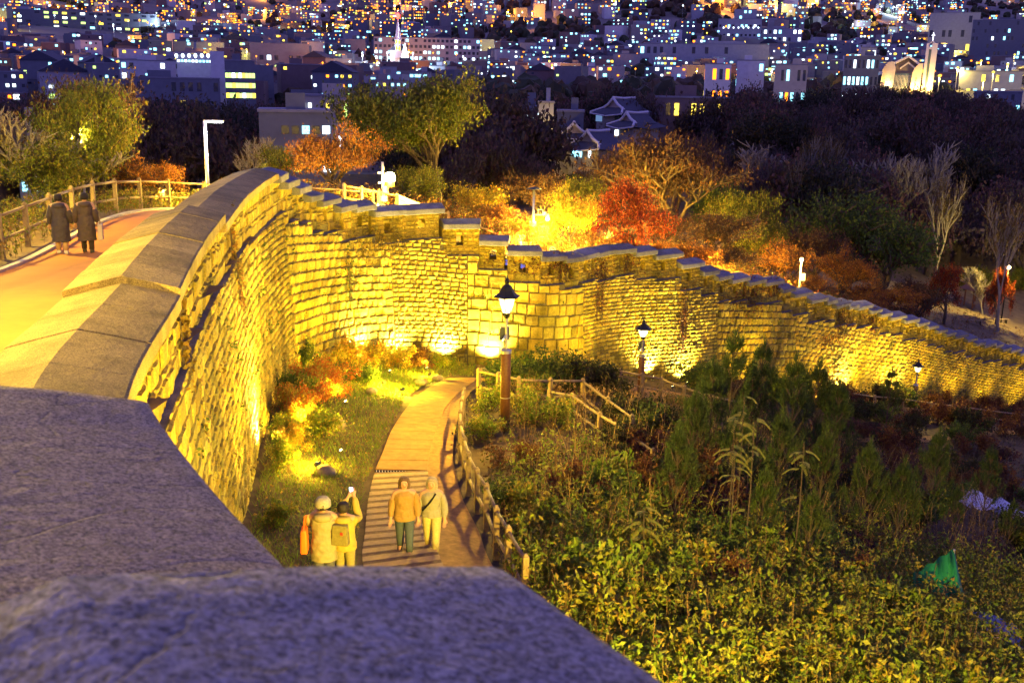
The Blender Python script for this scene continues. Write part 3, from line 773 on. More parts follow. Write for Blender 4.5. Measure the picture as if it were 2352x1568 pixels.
def rock(p, r, label):
    bm = bmesh.new(); bmesh.ops.create_icosphere(bm, subdivisions=3, radius=1)
    ph = [random.uniform(0, 6) for _ in range(6)]
    for v in bm.verts:
        x, y, z = v.co; k = 1+.13*math.sin(2.1*x+ph[0])+.11*math.sin(2.7*y+ph[1])+.09*math.sin(3.3*z+ph[2])+.04*math.sin(7*x+5*y+ph[3])
        v.co = Vector((x*k*r, y*k*r*.85, z*k*r*.8))
    me = bpy.data.meshes.new('boulder'); bm.to_mesh(me); bm.free()
    for f in me.polygons: f.use_smooth = True
    o = link('boulder', me, None, (p[0], p[1], p[2]+r*.35), ROCK); tag(o, label, 'rock', 'rounded rocks along the path verge'); return o
for (u, v, r, lab) in [(855, 908, .21, 'round pale rock beside the bright floodlight at the path verge'), (965, 886, .24, 'round rock at the grassy path edge before the curve'), (1003, 875, .26, 'dark round rock where the path bends out of sight'),
                       (772, 990, .25, 'pale upright rock among the glowing shrubs under the wall'), (747, 1096, .25, 'rounded rock in front of the lowest floodlight on the verge'), (1108, 862, .25, 'small dark rock at the far end of the path by the fence posts')]:
    rock(G(u, v, outer_z), r, lab)
# floodlights that show in the grass beside the path, aimed at the wall
for (u, v, lab, pw) in [(922, 908, 'dazzling floodlight on the path verge beside a round rock', 900), (728, 1082, 'bright floodlight in the grass behind a rounded rock', 520), (985, 872, 'floodlight in the grass just before the path bends away', 700),
                        (700, 985, 'floodlight hidden in glowing shrubs under the near wall', 420), (880, 890, 'floodlight under the orange bushes at the bend', 600)]:
    p = G(u, v, outer_z); s = s_at(p+np.array([-2, 2.5, 0])); t_ = wxy(s)
    floodlight(p, (t_[0], t_[1], wz(s)-1.5), pw*(.5 if v > 1000 else .95), lab, bare=True)
# hot spots: lamps tucked right under the wall
for (u, v, lab) in [(632, 1050, 'floodlight tight against the near wall foot, burning the stones white'), (742, 812, 'floodlight close under the bend of the wall'), (868, 818, 'floodlight close under the large blocks past the bend'), (1025, 836, 'floodlight close under the small rough stones'), (1128, 836, 'floodlight close under the squared blocks by the fence posts'),
                    (1480, 868, 'floodlight close under the wall left of the second lantern post'), (1545, 874, 'floodlight close under the wall right of the second lantern post'), (1895, 900, 'floodlight close under the wall behind the pine tips'), (1990, 906, 'floodlight close under the wall among dark bushes'), (2282, 935, 'glaring floodlight close under the wall at the right edge')]:
    p = G(u, v, outer_z); s = s_at(p); c = wxy(s)+wn(s)*.75; z = float(outer_z(c[0], c[1])[0]); 
    floodlight((c[0], c[1], z), (wxy(s)[0], wxy(s)[1], z+1.9), 2600, lab, spot=125, blend=1, color=(1.0, .76, .2))

# ------------------------------------------------------------------ park side: orange path, kerbs, fence, lamp
ORANGE = mat_plain('orange_paving', (.52, .2, .03), .8, noise=.12, scale=1.2, bump=.15)
KERB = mat_plain('pale_kerb', (.5, .45, .33), .8, noise=.2, scale=5, bump=.2)
def ribbon(s0, s1, o0, o1, h, n, name, mat, parent=None, thick=0.0):
    S_ = np.linspace(s0, s1, n+1); m = 6; mb = MB(); rows = []
    for s in S_:
        r = []
        for j in range(m+1):
            o_ = o0+(o1-o0)*j/m; c = wxy(s)-wn(s)*o_; r.append([c[0], c[1], inner_z(c[0], c[1])[0]+h])
        rows.append(np.array(r))
    if thick:
        return MB().rings([np.vstack([r, (r-[0, 0, thick])[::-1]]) for r in rows]).obj(name, mat, parent)
    V = np.vstack(rows); k = m+1
    F = [(i*k+j, i*k+j+1, (i+1)*k+j+1, (i+1)*k+j) for i in range(n) for j in range(m)]
    return MB().add(V, F).obj(name, mat, parent, True)
ppath = tag(empty('park_path'), kind='structure')
ribbon(3, sE+25, 1.75, 5.0, .03, 60, 'orange_surface', ORANGE, ppath)
for a in np.arange(3, sE+20, 1.0):
    ribbon(a+.01, a+.99, 1.55, 1.75, .10, 2, 'kerbstone', KERB, ppath, .25)
    ribbon(a+.01, a+.99, 5.0, 5.18, .10, 2, 'kerbstone', KERB, ppath, .25)
fb = []
for s in np.arange(sA-6, sE+14, 1.9):
    c = wxy(s)-wn(s)*5.9; fb.append(np.array([c[0], c[1], inner_z(c[0], c[1])[0]]))
fence(None, 'pale timber post and rail fence beside the orange park path', inner_z, 1.15, bases=fb, pw=.12, r=.042)
def yfence(pts, label, h=1.15):
    B = []
    for (u, v, Y) in pts:
        p = P(u, v, Y); p[2] -= h; B.append(p)
    return fence(None, label, inner_z, h, bases=B)
yfence([(790, 422, 47.5), (830, 428, 48.2), (870, 437, 49), (912, 447, 49.6), (975, 468, 50), (1030, 487, 50.2)], 'timber fence behind the battlements beside the camera pole')
yfence([(1090, 512, 50.5), (1150, 536, 50.5), (1210, 558, 50.5), (1268, 578, 50.5), (1325, 592, 51.5), (1380, 600, 53)], 'timber fence behind the battlements below the yellow bushes')
# ------------------------------------------------------------------ plants
def unit(v): return v/(np.linalg.norm(v, axis=-1, keepdims=True)+1e-9)
def leaves(c, size, cols, ratio=.5, dirs=None, spread=1.0, fold=.18):
    """diamond leaves: centres c (n,3), sizes (n), colours (n,3)"""
    n = len(c); size = np.broadcast_to(np.asarray(size, float), (n,))
    d = rng.normal(size=(n, 3))*spread
    if dirs is not None: d = d+dirs
    d = unit(d); b = unit(np.cross(d, rng.normal(size=(n, 3)))); nn = np.cross(d, b)
    L = (size*.5)[:, None]; W = L*ratio
    V = np.stack([c-d*L, c+b*W+nn*L*fold, c+d*L, c-b*W+nn*L*fold], 1).reshape(-1, 3)
    F = np.arange(4*n).reshape(n, 4)
    return V, F, np.repeat(cols, 4, 0)
def pal(n, palette, jit=.25, clump=None):
    """palette: list of rgb; clump: index array so that leaves of one clump share a colour"""
    p = np.array(palette, float)
    k = rng.integers(0, len(p), n) if clump is None else rng.integers(0, len(p), int(clump.max())+1)[clump]
    mixk = rng.random(n) < .25; k = np.where(mixk, rng.integers(0, len(p), n), k)
    return np.clip(p[k]*rng.uniform(1-jit, 1+jit, (n, 1))*rng.uniform(.93, 1.07, (n, 3)), .004, .95)
def join_obj(name, parts, mat, parent=None, kind=None, loc=None):
    V = np.vstack([p[0] for p in parts]); C = np.vstack([p[2] for p in parts]); off = 0; Fs = []
    for p in parts: Fs.append(p[1]+off); off += len(p[0])
    o = link(name, fast_mesh(name, V, np.vstack(Fs), mat, C), parent, loc)
    if kind: o['kind'] = kind
    return o
def skeleton(h, r, levels, spread, seed, trunk=.35, up=.3, nb=(3, 5), wob_=.12, k=6):
    """tapered trunk with limbs; returns (MB, tips)"""
    rd = random.Random(seed); mb = MB(); tips = []
    def grow(p, d, L, rad, lv):
        pts = [p]; q = p.copy(); dd = d.copy(); m = 4
        for i in range(m):
            dd = dd+np.array([rd.uniform(-1, 1)*wob_, rd.uniform(-1, 1)*wob_, rd.uniform(-.3, 1)*wob_+up*.06*lv]); dd /= np.linalg.norm(dd)
            q = q+dd*L/m; pts.append(q)
        e = rad*(.55 if lv else .25)
        mb.tube(pts, np.linspace(rad, e, m+1), k if lv > 1 else (5 if lv else 4), cap=False)
        if lv == 0:
            tips.append(pts[-1]); tips.append(pts[2]); return
        if lv <= 1: tips.append(pts[-1])
        for i in range(rd.randint(*nb)):
            t = rd.uniform(.4, 1.0) if i else 1.0
            b = pts[min(m, int(t*m+.5))]
            a = rd.uniform(0, 2*math.pi); sp = spread*rd.uniform(.6, 1.25)
            ax = np.cross(dd, [math.cos(a), math.sin(a), .3]); ax /= np.linalg.norm(ax)+1e-9
            nd = dd*math.cos(sp)+ax*math.sin(sp); nd[2] += up*.35; nd /= np.linalg.norm(nd)
            grow(b, nd, L*rd.uniform(.62, .85), max(.006, e*rd.uniform(.6, .85)), lv-1)
    grow(np.zeros(3), np.array([rd.uniform(-.05, .05), rd.uniform(-.05, .05), 1.0]), h*trunk, r, levels)
    return mb, np.array(tips)
def crown_from(tips, n, sig, size, palette, ratio=.55, jit=.25, dirs=None, spread=1.0):
    idx = rng.integers(0, len(tips), n)
    c = tips[idx]+rng.normal(size=(n, 3))*sig*rng.uniform(.3, 1.25, (n, 1))
    return leaves(c, size*rng.uniform(.6, 1.4, n), pal(n, palette, jit, idx), ratio, dirs, spread)
class Proto:
    """a tree kind: trunk and crown meshes normalised to height 1, radius 1"""
    def __init__(s, seed, levels, spread, n, size, palette, sig=.055, trunk=.34, up=.3, tr=.028, bark=None, nb=(3, 5), ratio=.55, leafmat=None):
        mb, tips = skeleton(1.0, tr, levels, spread, seed, trunk, up, nb)
        V = np.vstack(mb.V); zt = max(V[:, 2].max(), tips[:, 2].max()); rr = np.percentile(np.hypot(tips[:, 0], tips[:, 1]), 92)
        sc = np.array([1/rr, 1/rr, 1/zt])*np.array([.9, .9, .96])
        s.trunk = fast_mesh('trunk', V*sc, [np.array([f for f in mb.F if len(f) == 4])], bark or BARK, smooth=True)
        tips = tips*sc
        s.crown = None
        if n:
            idx = rng.integers(0, len(tips), n); c = tips[idx]+rng.normal(size=(n, 3))*np.array([sig*1.6, sig*1.6, sig])*rng.uniform(.3, 1.25, (n, 1))
            V, F, C = leaves(c, size*rng.uniform(.6, 1.4, n), pal(n, palette, .3, idx), ratio)
            s.crown = fast_mesh('crown', V, F, leafmat or LEAF, C)
    def place(s, base, h, rad, label, name='tree', cat='tree', group=None, rz=None, mat=None):
        root = tag(empty(name, base, random.uniform(0, 6.28) if rz is None else rz), label, cat, group)
        root.scale = (rad, rad, h)
        link('trunk', s.trunk, root)
        if s.crown: link('crown', s.crown, root)
        return root
OLIVE = [(.07, .085, .010), (.06, .08, .010), (.10, .095, .012), (.045, .06, .010)]
ORNG = [(.32, .12, .015), (.26, .10, .02), (.36, .17, .02), (.20, .08, .02)]
YELL = [(.34, .25, .02), (.28, .23, .02), (.38, .2, .02), (.2, .2, .02)]
REDM = [(.22, .03, .012), (.28, .055, .012), (.14, .02, .012), (.30, .09, .015)]
BRWN = [(.12, .06, .022), (.10, .05, .02), (.15, .085, .025), (.08, .05, .02)]
DARK = [(.065, .055, .04), (.075, .06, .045), (.10, .055, .05), (.07, .05, .05)]
DARKR = [(.13, .06, .055), (.1, .055, .05), (.15, .085, .055), (.08, .07, .045)]
GREEN = [(.065, .11, .016), (.055, .09, .015), (.09, .12, .018), (.045, .075, .015)]
YG = [(.16, .17, .015), (.12, .15, .015), (.2, .17, .02), (.1, .12, .015)]
K = {}
K['olive'] = Proto(3, 4, .62, 24000, .034, OLIVE, sig=.045, trunk=.33)
K['orange'] = Proto(5, 4, .7, 13000, .036, ORNG, sig=.05, trunk=.26)
K['yellow'] = Proto(8, 3, .8, 8000, .05, YELL, sig=.08, trunk=.25)
K['red'] = Proto(13, 4, .85, 12000, .038, REDM, sig=.05, trunk=.24, up=.1)
K['brown'] = Proto(17, 4, .7, 10000, .036, BRWN, sig=.05, trunk=.28)
K['green'] = Proto(23, 4, .75, 15000, .036, GREEN, sig=.06, trunk=.22)
K['yg'] = Proto(29, 4, .7, 16000, .042, YG, sig=.06, trunk=.28)
K['bare'] = Proto(31, 5, .5, 900, .03, BRWN, sig=.04, trunk=.36, up=.5, tr=.016, bark=PALEBARK, nb=(3, 4))
K['bare2'] = Proto(37, 5, .42, 700, .03, BRWN, sig=.05, trunk=.32, up=.7, tr=.014, bark=PALEBARK, nb=(3, 4))
K['poplar'] = Proto(41, 4, .32, 3500, .03, [(.13, .09, .03), (.1, .08, .03), (.16, .1, .03)], sig=.05, trunk=.42, up=.9, tr=.014, bark=PALEBARK)
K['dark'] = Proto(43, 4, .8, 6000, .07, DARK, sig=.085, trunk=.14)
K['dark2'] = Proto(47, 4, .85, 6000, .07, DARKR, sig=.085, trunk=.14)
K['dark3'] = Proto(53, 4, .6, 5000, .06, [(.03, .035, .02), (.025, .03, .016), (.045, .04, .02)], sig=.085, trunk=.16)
def tree_px(kind, u, vtop, Y, wpx, label, h=None, **kw):
    p = P(u, vtop, Y); z = float(inner_z(p[0], p[1])[0]) if side(p[0], p[1])[0] < 0 else float(outer_z(p[0], p[1])[0])
    return K[kind].place((p[0], p[1], z-.1), max(1.0, p[2]-z), wpx/2*Y/FOC, label, **kw)
gP = 'park trees behind the wall'
for a in [('olive', 1008, 150, 62, 375, 'large olive green tree spreading behind the battlements'),
          ('orange', 765, 262, 54, 215, 'rusty orange tree behind the camera pole at the bend'),
          ('yg', 940, 375, 56, 130, 'small lime green tree lit at the foot of the olive tree'),
          ('yg', 640, 330, 58, 120, 'low green tree left of the rusty orange tree'),
          ('yg', 205, 175, 40, 290, 'yellow-green tree lit behind the left fence'),
          ('bare', 70, 225, 36, 280, 'bare pale tree with grey twigs at the left edge'),
          ('bare2', 135, 265, 38, 220, 'bare grey shrub tree beside the walking couple'),
          ('orange', 335, 345, 40, 170, 'low orange maple left of the white street lamp'),
          ('yg', 110, 310, 37, 300, 'dense yellow-green shrub tree behind the walking couple'),
          ('brown', 180, 150, 48, 240, 'brown leaved tall tree rising over the left fence'),
          ('bare', 555, 300, 60, 130, 'thin bare tree right of the white street lamp'),
          ('red', 1450, 402, 62, 225, 'deep red maple in the middle of the park'),
          ('yellow', 1325, 438, 56, 135, 'bright yellow bush tree beside the camera pole'),
          ('yellow', 1180, 500, 54, 150, 'golden low bush lit at the base of the camera pole'),
          ('brown', 1560, 285, 84, 320, 'wide olive brown tree above the red maple'),
          ('yg', 1700, 430, 80, 160, 'mustard tree crown right of the olive brown tree'),
          ('brown', 1650, 480, 70, 200, 'russet tree right of the deep red maple'),
          ('orange', 1820, 540, 74, 190, 'orange maple behind the thin white sign pole'),
          ('orange', 1935, 560, 82, 150, 'dull orange maple left of the big green tree'),
          ('green', 2055, 445, 95, 370, 'big round green tree at the right of the park'),
          ('orange', 2030, 640, 84, 190, 'low orange maple under the big green tree'),
          ('red', 2185, 600, 96, 110, 'dark red maple leaning beside the big green tree'),
          ('poplar', 2175, 385, 112, 110, 'tall wispy poplar right of the big green tree'),
          ('poplar', 2335, 440, 100, 130, 'tall bare poplar at the right edge above the lawn'),
          ('bare2', 1780, 310, 130, 170, 'bare wispy tree standing before the dark wood, leftmost'),
          ('poplar', 1850, 300, 135, 120, 'bare grey poplar before the dark wood'),
          ('poplar', 1920, 300, 132, 110, 'ochre tipped poplar in the middle of the dark wood'),
          ('bare2', 1990, 330, 128, 160, 'bare branching tree above the big green tree'),
          ('bare', 2080, 340, 125, 150, 'bare forked tree behind the big green tree'),
          ('poplar', 1810, 350, 118, 90, 'slender pale poplar left of the big green tree'),
          ('bare', 1740, 330, 128, 130, 'bare grey tree at the left of the dark wood'),
          ('bare2', 2140, 310, 135, 130, 'bare tree with reddish twigs before the dark wood'),
          ('red', 2305, 610, 104, 60, 'small dark red sapling on the lit lawn'),
          ('bare', 2270, 610, 108, 110, 'bare branching cherry tree on the lit lawn'),
          ('brown', 1520, 470, 66, 170, 'brown bushy tree right of the red maple'), ('orange', 1600, 545, 64, 150, 'low rust tree behind the long coping'), ('brown', 1690, 560, 68, 150, 'low brown tree left of the orange maple'), ('yg', 1760, 500, 78, 150, 'olive gold tree above the orange maple'),
          ('brown', 1880, 510, 88, 170, 'brown tree left of the big green tree'), ('brown', 1960, 470, 100, 170, 'tall brown tree behind the big green tree'), ('orange', 1870, 620, 74, 130, 'low amber maple right of the thin white pole'), ('orange', 1985, 665, 80, 140, 'low amber bush tree under the big green tree'), ('brown', 2120, 640, 90, 150, 'low russet tree right under the big green tree'), ('orange', 1500, 545, 60, 120, 'rust bush at the foot of the red maple'), ('green', 1640, 400, 100, 200, 'dim green tree behind the mustard crown'), ('brown', 1430, 330, 100, 170, 'dim brown tree above the red maple'), ('yg', 1330, 400, 74, 130, 'dim olive tree above the yellow bush'), ('brown', 1250, 385, 80, 150, 'dim brown thicket left of the olive tree above the bush'), ('red', 1400, 455, 66, 130, 'red brown maple left of the deep red one'),
          ('yellow', 1080, 420, 60, 150, 'yellow brown bush right of the olive tree trunk'),
          ('orange', 1130, 455, 58, 120, 'orange bush between the olive tree and camera pole')]:
    tree_px(*a, group=gP)
for i, (u, vt) in enumerate([(1245, 372), (1300, 392), (1350, 390), (1410, 384), (1465, 374), (1515, 352), (1560, 330), (1225, 345), (1600, 312), (1640, 300), (1190, 352)]):
    tree_px(['dark', 'dark3', 'dark2'][i % 3], u, vt, 138+(i % 3)*4, 95, 'dusky tree crown below the tiled-roof houses', group='trees of the dark wood')
WOOD_MARKS = [(0, 'at the left edge'), (120, 'behind the bare pale tree'), (240, 'behind the yellow-green tree'), (360, 'under the white tower'), (470, 'behind the white street lamp'), (560, 'under the glass office'), (700, 'behind the rusty orange tree'), (830, 'left of the olive tree'), (930, 'behind the olive tree'), (1040, 'right behind the olive tree'), (1140, 'left of the concrete tower'), (1260, 'behind the concrete tower'), (1400, 'behind the tiled houses'), (1520, 'right of the tiled houses'), (1620, 'above the mustard tree'), (1720, 'above the bare grey trees'), (1820, 'above the bare poplars'), (1920, 'above the ochre poplar'), (2020, 'under the bright glass block'), (2110, 'under the golden church'), (2220, 'below the climbing road'), (2320, 'at the right edge'), (2420, 'beyond the right edge')]
# the dark wood behind the park: single trees
k = 0
for i in range(4000):
    if k >= 290: break
    u = random.uniform(-80, 2440); Y = random.uniform(105, 232)
    p = P(u, 400, Y)
    if side(p[0], p[1])[0] > -12: continue
    if 1215 < u < 1700 and Y < 190: continue           # the tiled-roof houses stand here
    if u < 1240 and Y < 118: continue
    if 560 < u < 860 and (Y < 205): continue
    if 0 < u < 130 and Y < 130: continue
    if u > 1700 and Y < 118: continue
    h = random.uniform(8, 13) if u > 1450 else random.uniform(8, 16)
    z = float(inner_z(p[0], p[1])[0])
    # keep crowns under the line where the town begins
    lim = np.interp(u, [-80, 280, 560, 860, 1150, 1450, 1650, 1900, 2200, 2352, 2440], [235, 215, 235, 225, 175, 185, 190, 190, 205, 262, 265])
    zt = P(u, lim, Y)[2]; h = min(h, zt-z)
    if h < 4: continue
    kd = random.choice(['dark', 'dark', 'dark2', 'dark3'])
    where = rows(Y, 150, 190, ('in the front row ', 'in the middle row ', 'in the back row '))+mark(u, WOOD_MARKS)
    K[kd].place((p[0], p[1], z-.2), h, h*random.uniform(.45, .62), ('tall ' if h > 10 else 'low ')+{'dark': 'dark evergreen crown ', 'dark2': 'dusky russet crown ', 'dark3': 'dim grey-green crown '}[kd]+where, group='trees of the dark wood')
    k += 1
print('trees', time.time()-T0)

# ------------------------------------------------------------------ undergrowth on the valley slope
def scatter(n, cond, box):
    x = rng.uniform(box[0], box[1], n); y = rng.uniform(box[2], box[3], n)
    sd = side(x, y); z = outer_z(x, y); p = np.stack([x, y, z], 1)
    dep = p@_F; u = 1176+FOC*(p@_R)/dep; v = 784-FOC*(p@_U)/dep
    m = (sd > .3) & (dep > 2) & (u > -200) & (u < 2600) & (v < 1900) & (v > 700)
    p, u, v, sd = p[m], u[m], v[m], sd[m]
    # keep off the path
    C = (LC+EC)/2; w = np.linalg.norm(EC-LC, axis=1)/2+.12
    d = np.linalg.norm(p[:, None, :2]-C[None, :, :2], axis=2); on = (d < w[None]).any(1)
    keep = ~on & cond(p, u, v, sd)
    return p[keep], u[keep], v[keep]
def left_of_path(p): # verge between the wall and the path
    C = LC[:130]; d = np.linalg.norm(p[:, None, :2]-C[None, :, :2], axis=2); k = d.argmin(1)
    return p[:, 0] < C[k, 0]
def blades(p, h, w, cols, lean=.35):
    n = len(p); a = rng.uniform(0, 2*math.pi, n); s = np.stack([np.cos(a), np.sin(a), np.zeros(n)], 1)*np.asarray(w).reshape(-1, 1)
    t = np.stack([rng.normal(size=n)*lean, rng.normal(size=n)*lean, np.ones(n)], 1)*np.asarray(h).reshape(-1, 1)
    V = np.stack([p-s, p+s, p+t+s*.25, p+t-s*.25], 1).reshape(-1, 3)
    return V, np.arange(4*n).reshape(n, 4), np.repeat(cols, 4, 0)
# short grass of the verge
p, u, v = scatter(110000, lambda p, u, v, sd: left_of_path(p) & (p[:, 1] < 46), (-9, 4, 12, 46))
o = join_obj('verge_grass', [blades(p, rng.uniform(.06, .2, len(p)), .008, pal(len(p), [(.11, .18, .018), (.14, .2, .02), (.18, .17, .03), (.09, .13, .016)]), .5)], LEAF, kind='stuff'); tag(o, 'short green grass on the verge between wall and path', 'grass')
p, u, v = scatter(9000, lambda p, u, v, sd: left_of_path(p), (-9, 4, 12, 46))
o = join_obj('leaf_litter', [leaves(p+[0, 0, .04], rng.uniform(.05, .11, len(p)), pal(len(p), [(.28, .16, .04), (.2, .1, .03), (.33, .22, .05)]), .6)], LEAF, kind='stuff'); tag(o, 'fallen yellow and brown leaves on the verge', 'leaf litter')
# weeds: stems with leaves along them
def weeds(base, h, nl, lsize, palette, bend=.35, stemcol=(.12, .08, .03), sw=.006, ratio=.45):
    n = len(base); a = rng.uniform(0, 2*math.pi, n); dirx = np.stack([np.cos(a), np.sin(a)], 1)*rng.uniform(.2, 1, (n, 1))*bend
    h = np.broadcast_to(h, (n,)); parts = []
    def at(t): return base[:, None, :]+np.concatenate([dirx[:, None, :]*(t**1.7)[..., None]*h[:, None, None], (t*h[:, None])[..., None]], 2)
    ts = np.linspace(0, 1, 4)[None].repeat(n, 0); Q = at(ts)
    s = np.stack([-np.sin(a), np.cos(a), np.zeros(n)], 1)[:, None, :]*sw
    for i in range(3):
        V = np.stack([Q[:, i]-s[:, 0], Q[:, i]+s[:, 0], Q[:, i+1]+s[:, 0]*.7, Q[:, i+1]-s[:, 0]*.7], 1).reshape(-1, 3)
        parts.append((V, np.arange(4*n).reshape(n, 4), np.tile(np.array(stemcol), (4*n, 1))))
    if nl:
        t = rng.uniform(.25, 1.0, (n, nl)); C = at(t)+rng.normal(size=(n, nl, 3))*lsize*.55
        idx = np.repeat(np.arange(n), nl)
        dr = np.tile(np.array([[0, 0, -.35]]), (n*nl, 1))
        parts.append(leaves(C.reshape(-1, 3), lsize*rng.uniform(.6, 1.35, n*nl), pal(n*nl, palette, .3, idx), ratio, dr))
    return parts
WEEDG = [(.13, .19, .016), (.18, .21, .02), (.10, .15, .014), (.26, .2, .025), (.24, .25, .04)]
WEEDB = [(.24, .14, .03), (.12, .06, .018), (.2, .12, .025), (.09, .07, .016)]
rightside = lambda p: ~left_of_path(p)
# broad-leaved weeds filling the lower right
p, u, v = scatter(15000, lambda p, u, v, sd: rightside(p) & (v > 1050) & (u > 1150), (0, 19, 10, 31))
q = p[rng.random(len(p)) < np.clip((v-1080)/320, .15, 1)]
o = join_obj('weed_thicket', weeds(q, rng.uniform(.5, 1.25, len(q)), 15, .125, WEEDG), LEAF, kind='stuff'); tag(o, 'yellow-green broad-leaved weeds filling the lower right slope', 'weeds')
# brown dry stalks
p, u, v = scatter(7000, lambda p, u, v, sd: rightside(p) & (v > 930) & (u > 1080) & (u < 2300), (0, 28, 11, 44))
o = join_obj('dry_stalks', weeds(p, rng.uniform(.5, 1.5, len(p)), 7, .06, WEEDB, .55, (.17, .10, .035), .007), LEAF, kind='stuff'); tag(o, 'tangle of brown dry stalks on the slope beyond the fence', 'dry stalks')
# green and russet cover under everything
p, u, v = scatter(26000, lambda p, u, v, sd: rightside(p) & (p[:, 1] < 86), (-2, 62, 8, 86))
pl = [(.05, .06, .014), (.07, .06, .016), (.09, .05, .02), (.04, .05, .012), (.07, .035, .02)]
o = join_obj('ground_cover', weeds(p, rng.uniform(.25, .8, len(p)), 6, .11, pl, .5), LEAF, kind='stuff'); tag(o, 'dark low ground cover over the valley slope', 'ground cover')

# long arching stalks lit among the weeds
p, u, v = scatter(1500, lambda p, u, v, sd: rightside(p) & (v > 1000) & (v < 1330) & (u > 1300) & (u < 2250), (1, 20, 12, 40))
o = join_obj('tall_stalks', weeds(p, rng.uniform(1.0, 2.1, len(p)), 3, .075, [(.3, .22, .05), (.2, .2, .03)], .6, (.3, .19, .06), .006), LEAF, kind='stuff'); tag(o, 'tall pale arching stalks among the weeds', 'tall stalks')
# shrubs: rounded leafy bushes as single things
def shrub_proto(seed, n, size, palette, stems=16, flat=.8):
    rd = random.Random(seed); mb = MB(); tips = []
    for i in range(stems):
        a = rd.uniform(0, 6.28); r = rd.uniform(.15, .9); top = np.array([r*math.cos(a), r*math.sin(a), rd.uniform(.45, 1.0)*(1-.35*r*r)])
        mid = top*np.array([.4, .4, .55])+np.array([rd.uniform(-.06, .06), rd.uniform(-.06, .06), 0])
        mb.tube([np.array([r*.08*math.cos(a), r*.08*math.sin(a), -.05]), mid, top], [.016, .011, .004], 4, cap=False)
        tips += [top, mid*.3+top*.7, mid*.6+top*.4]
    tips = np.array(tips); idx = rng.integers(0, len(tips), n)
    c = tips[idx]+rng.normal(size=(n, 3))*.10; c[:, 2] = np.maximum(c[:, 2], .02)
    V, F, C = leaves(c, size*rng.uniform(.6, 1.4, n), pal(n, palette, .3, idx), .5)
    return fast_mesh('stems', np.vstack(mb.V), [np.array([f for f in mb.F if len(f) == 4])], BARK), fast_mesh('foliage', V, F, LEAF, C)
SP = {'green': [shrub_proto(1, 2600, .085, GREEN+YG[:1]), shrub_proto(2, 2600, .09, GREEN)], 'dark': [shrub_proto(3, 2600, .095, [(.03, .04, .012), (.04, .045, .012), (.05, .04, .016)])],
      'orange': [shrub_proto(4, 3200, .075, [(.32, .17, .02), (.36, .12, .02), (.26, .2, .03), (.3, .08, .02)]), shrub_proto(5, 3200, .075, [(.3, .22, .03), (.34, .15, .02), (.2, .18, .02)])],
      'russet': [shrub_proto(6, 2600, .085, [(.12, .05, .02), (.09, .035, .02), (.14, .07, .02)])], 'purple': [shrub_proto(7, 2200, .085, [(.07, .025, .03), (.05, .03, .02), (.08, .04, .02)])],
      'broad': [shrub_proto(10, 1500, .17, WEEDG, 22), shrub_proto(11, 1500, .16, [(.1, .16, .015), (.14, .2, .02), (.2, .2, .03)], 22), shrub_proto(12, 1400, .15, [(.2, .2, .02), (.28, .2, .03), (.16, .19, .02)], 22)],
      'yg': [shrub_proto(8, 2800, .09, YG), shrub_proto(9, 2600, .1, WEEDG)]}
def shrub(kind, base, h, r, label, group=None):
    st, fo = random.choice(SP[kind]); root = tag(empty('shrub', tuple(base), random.uniform(0, 6.28)), label, 'shrub', group); root.scale = (r, r*random.uniform(.85, 1.15), h)
    link('stems', st, root); link('foliage', fo, root); return root
gV = 'glowing shrubs between wall and path'
for (u, v, h, r, kd, lab) in [(690, 965, 1.1, .9, 'orange', 'glowing orange shrub low under the near wall'), (660, 1010, .8, .6, 'yg', 'yellow-green bush tight under the near wall foot'), (720, 900, 1.1, 1.0, 'orange', 'orange-red shrub at the foot of the bend'), (770, 900, 1.0, 1.0, 'orange', 'rusty shrub beside the pale upright rock'), (740, 1010, .9, .8, 'yg', 'low green-gold bush above the pale upright rock'),
                          (800, 855, 1.3, 1.2, 'orange', 'orange bush spreading before the large blocks'), (860, 850, 1.2, 1.2, 'orange', 'fiery orange bush in the middle of the verge'), (915, 850, 1.1, 1.0, 'orange', 'amber bush right of the fiery orange bush'), (960, 850, .9, .9, 'russet', 'russet bush at the right end of the glowing shrubs'), (835, 890, .8, .8, 'green', 'low green bush before the fiery orange bush'),
                          (650, 1080, .8, .6, 'yg', 'gold bush against the near wall above the photographers'), (662, 960, 1.0, .7, 'orange', 'amber bush pressed against the near wall'), (705, 930, 1.0, .9, 'yg', 'bright gold-green bush in the middle of the shrubs'), (675, 1045, .7, .6, 'orange', 'small amber bush left of the lowest floodlight'), (750, 940, .9, .9, 'orange', 'orange bush above the lowest rocks'), (1020, 850, .8, .8, 'yg', 'lit green bush before the small rough stones'), (640, 1210, .6, .5, 'yg', 'small lit bush beside the photographing couple'), (700, 850, 1.1, .8, 'green', 'green bush tucked in the angle of the wall'), (660, 920, 1.0, .6, 'green', 'dark leafy bush against the near wall')]:
    shrub(kd, G(u, v, outer_z), h, r, lab, gV)
gM = 'shrubs right of the path'
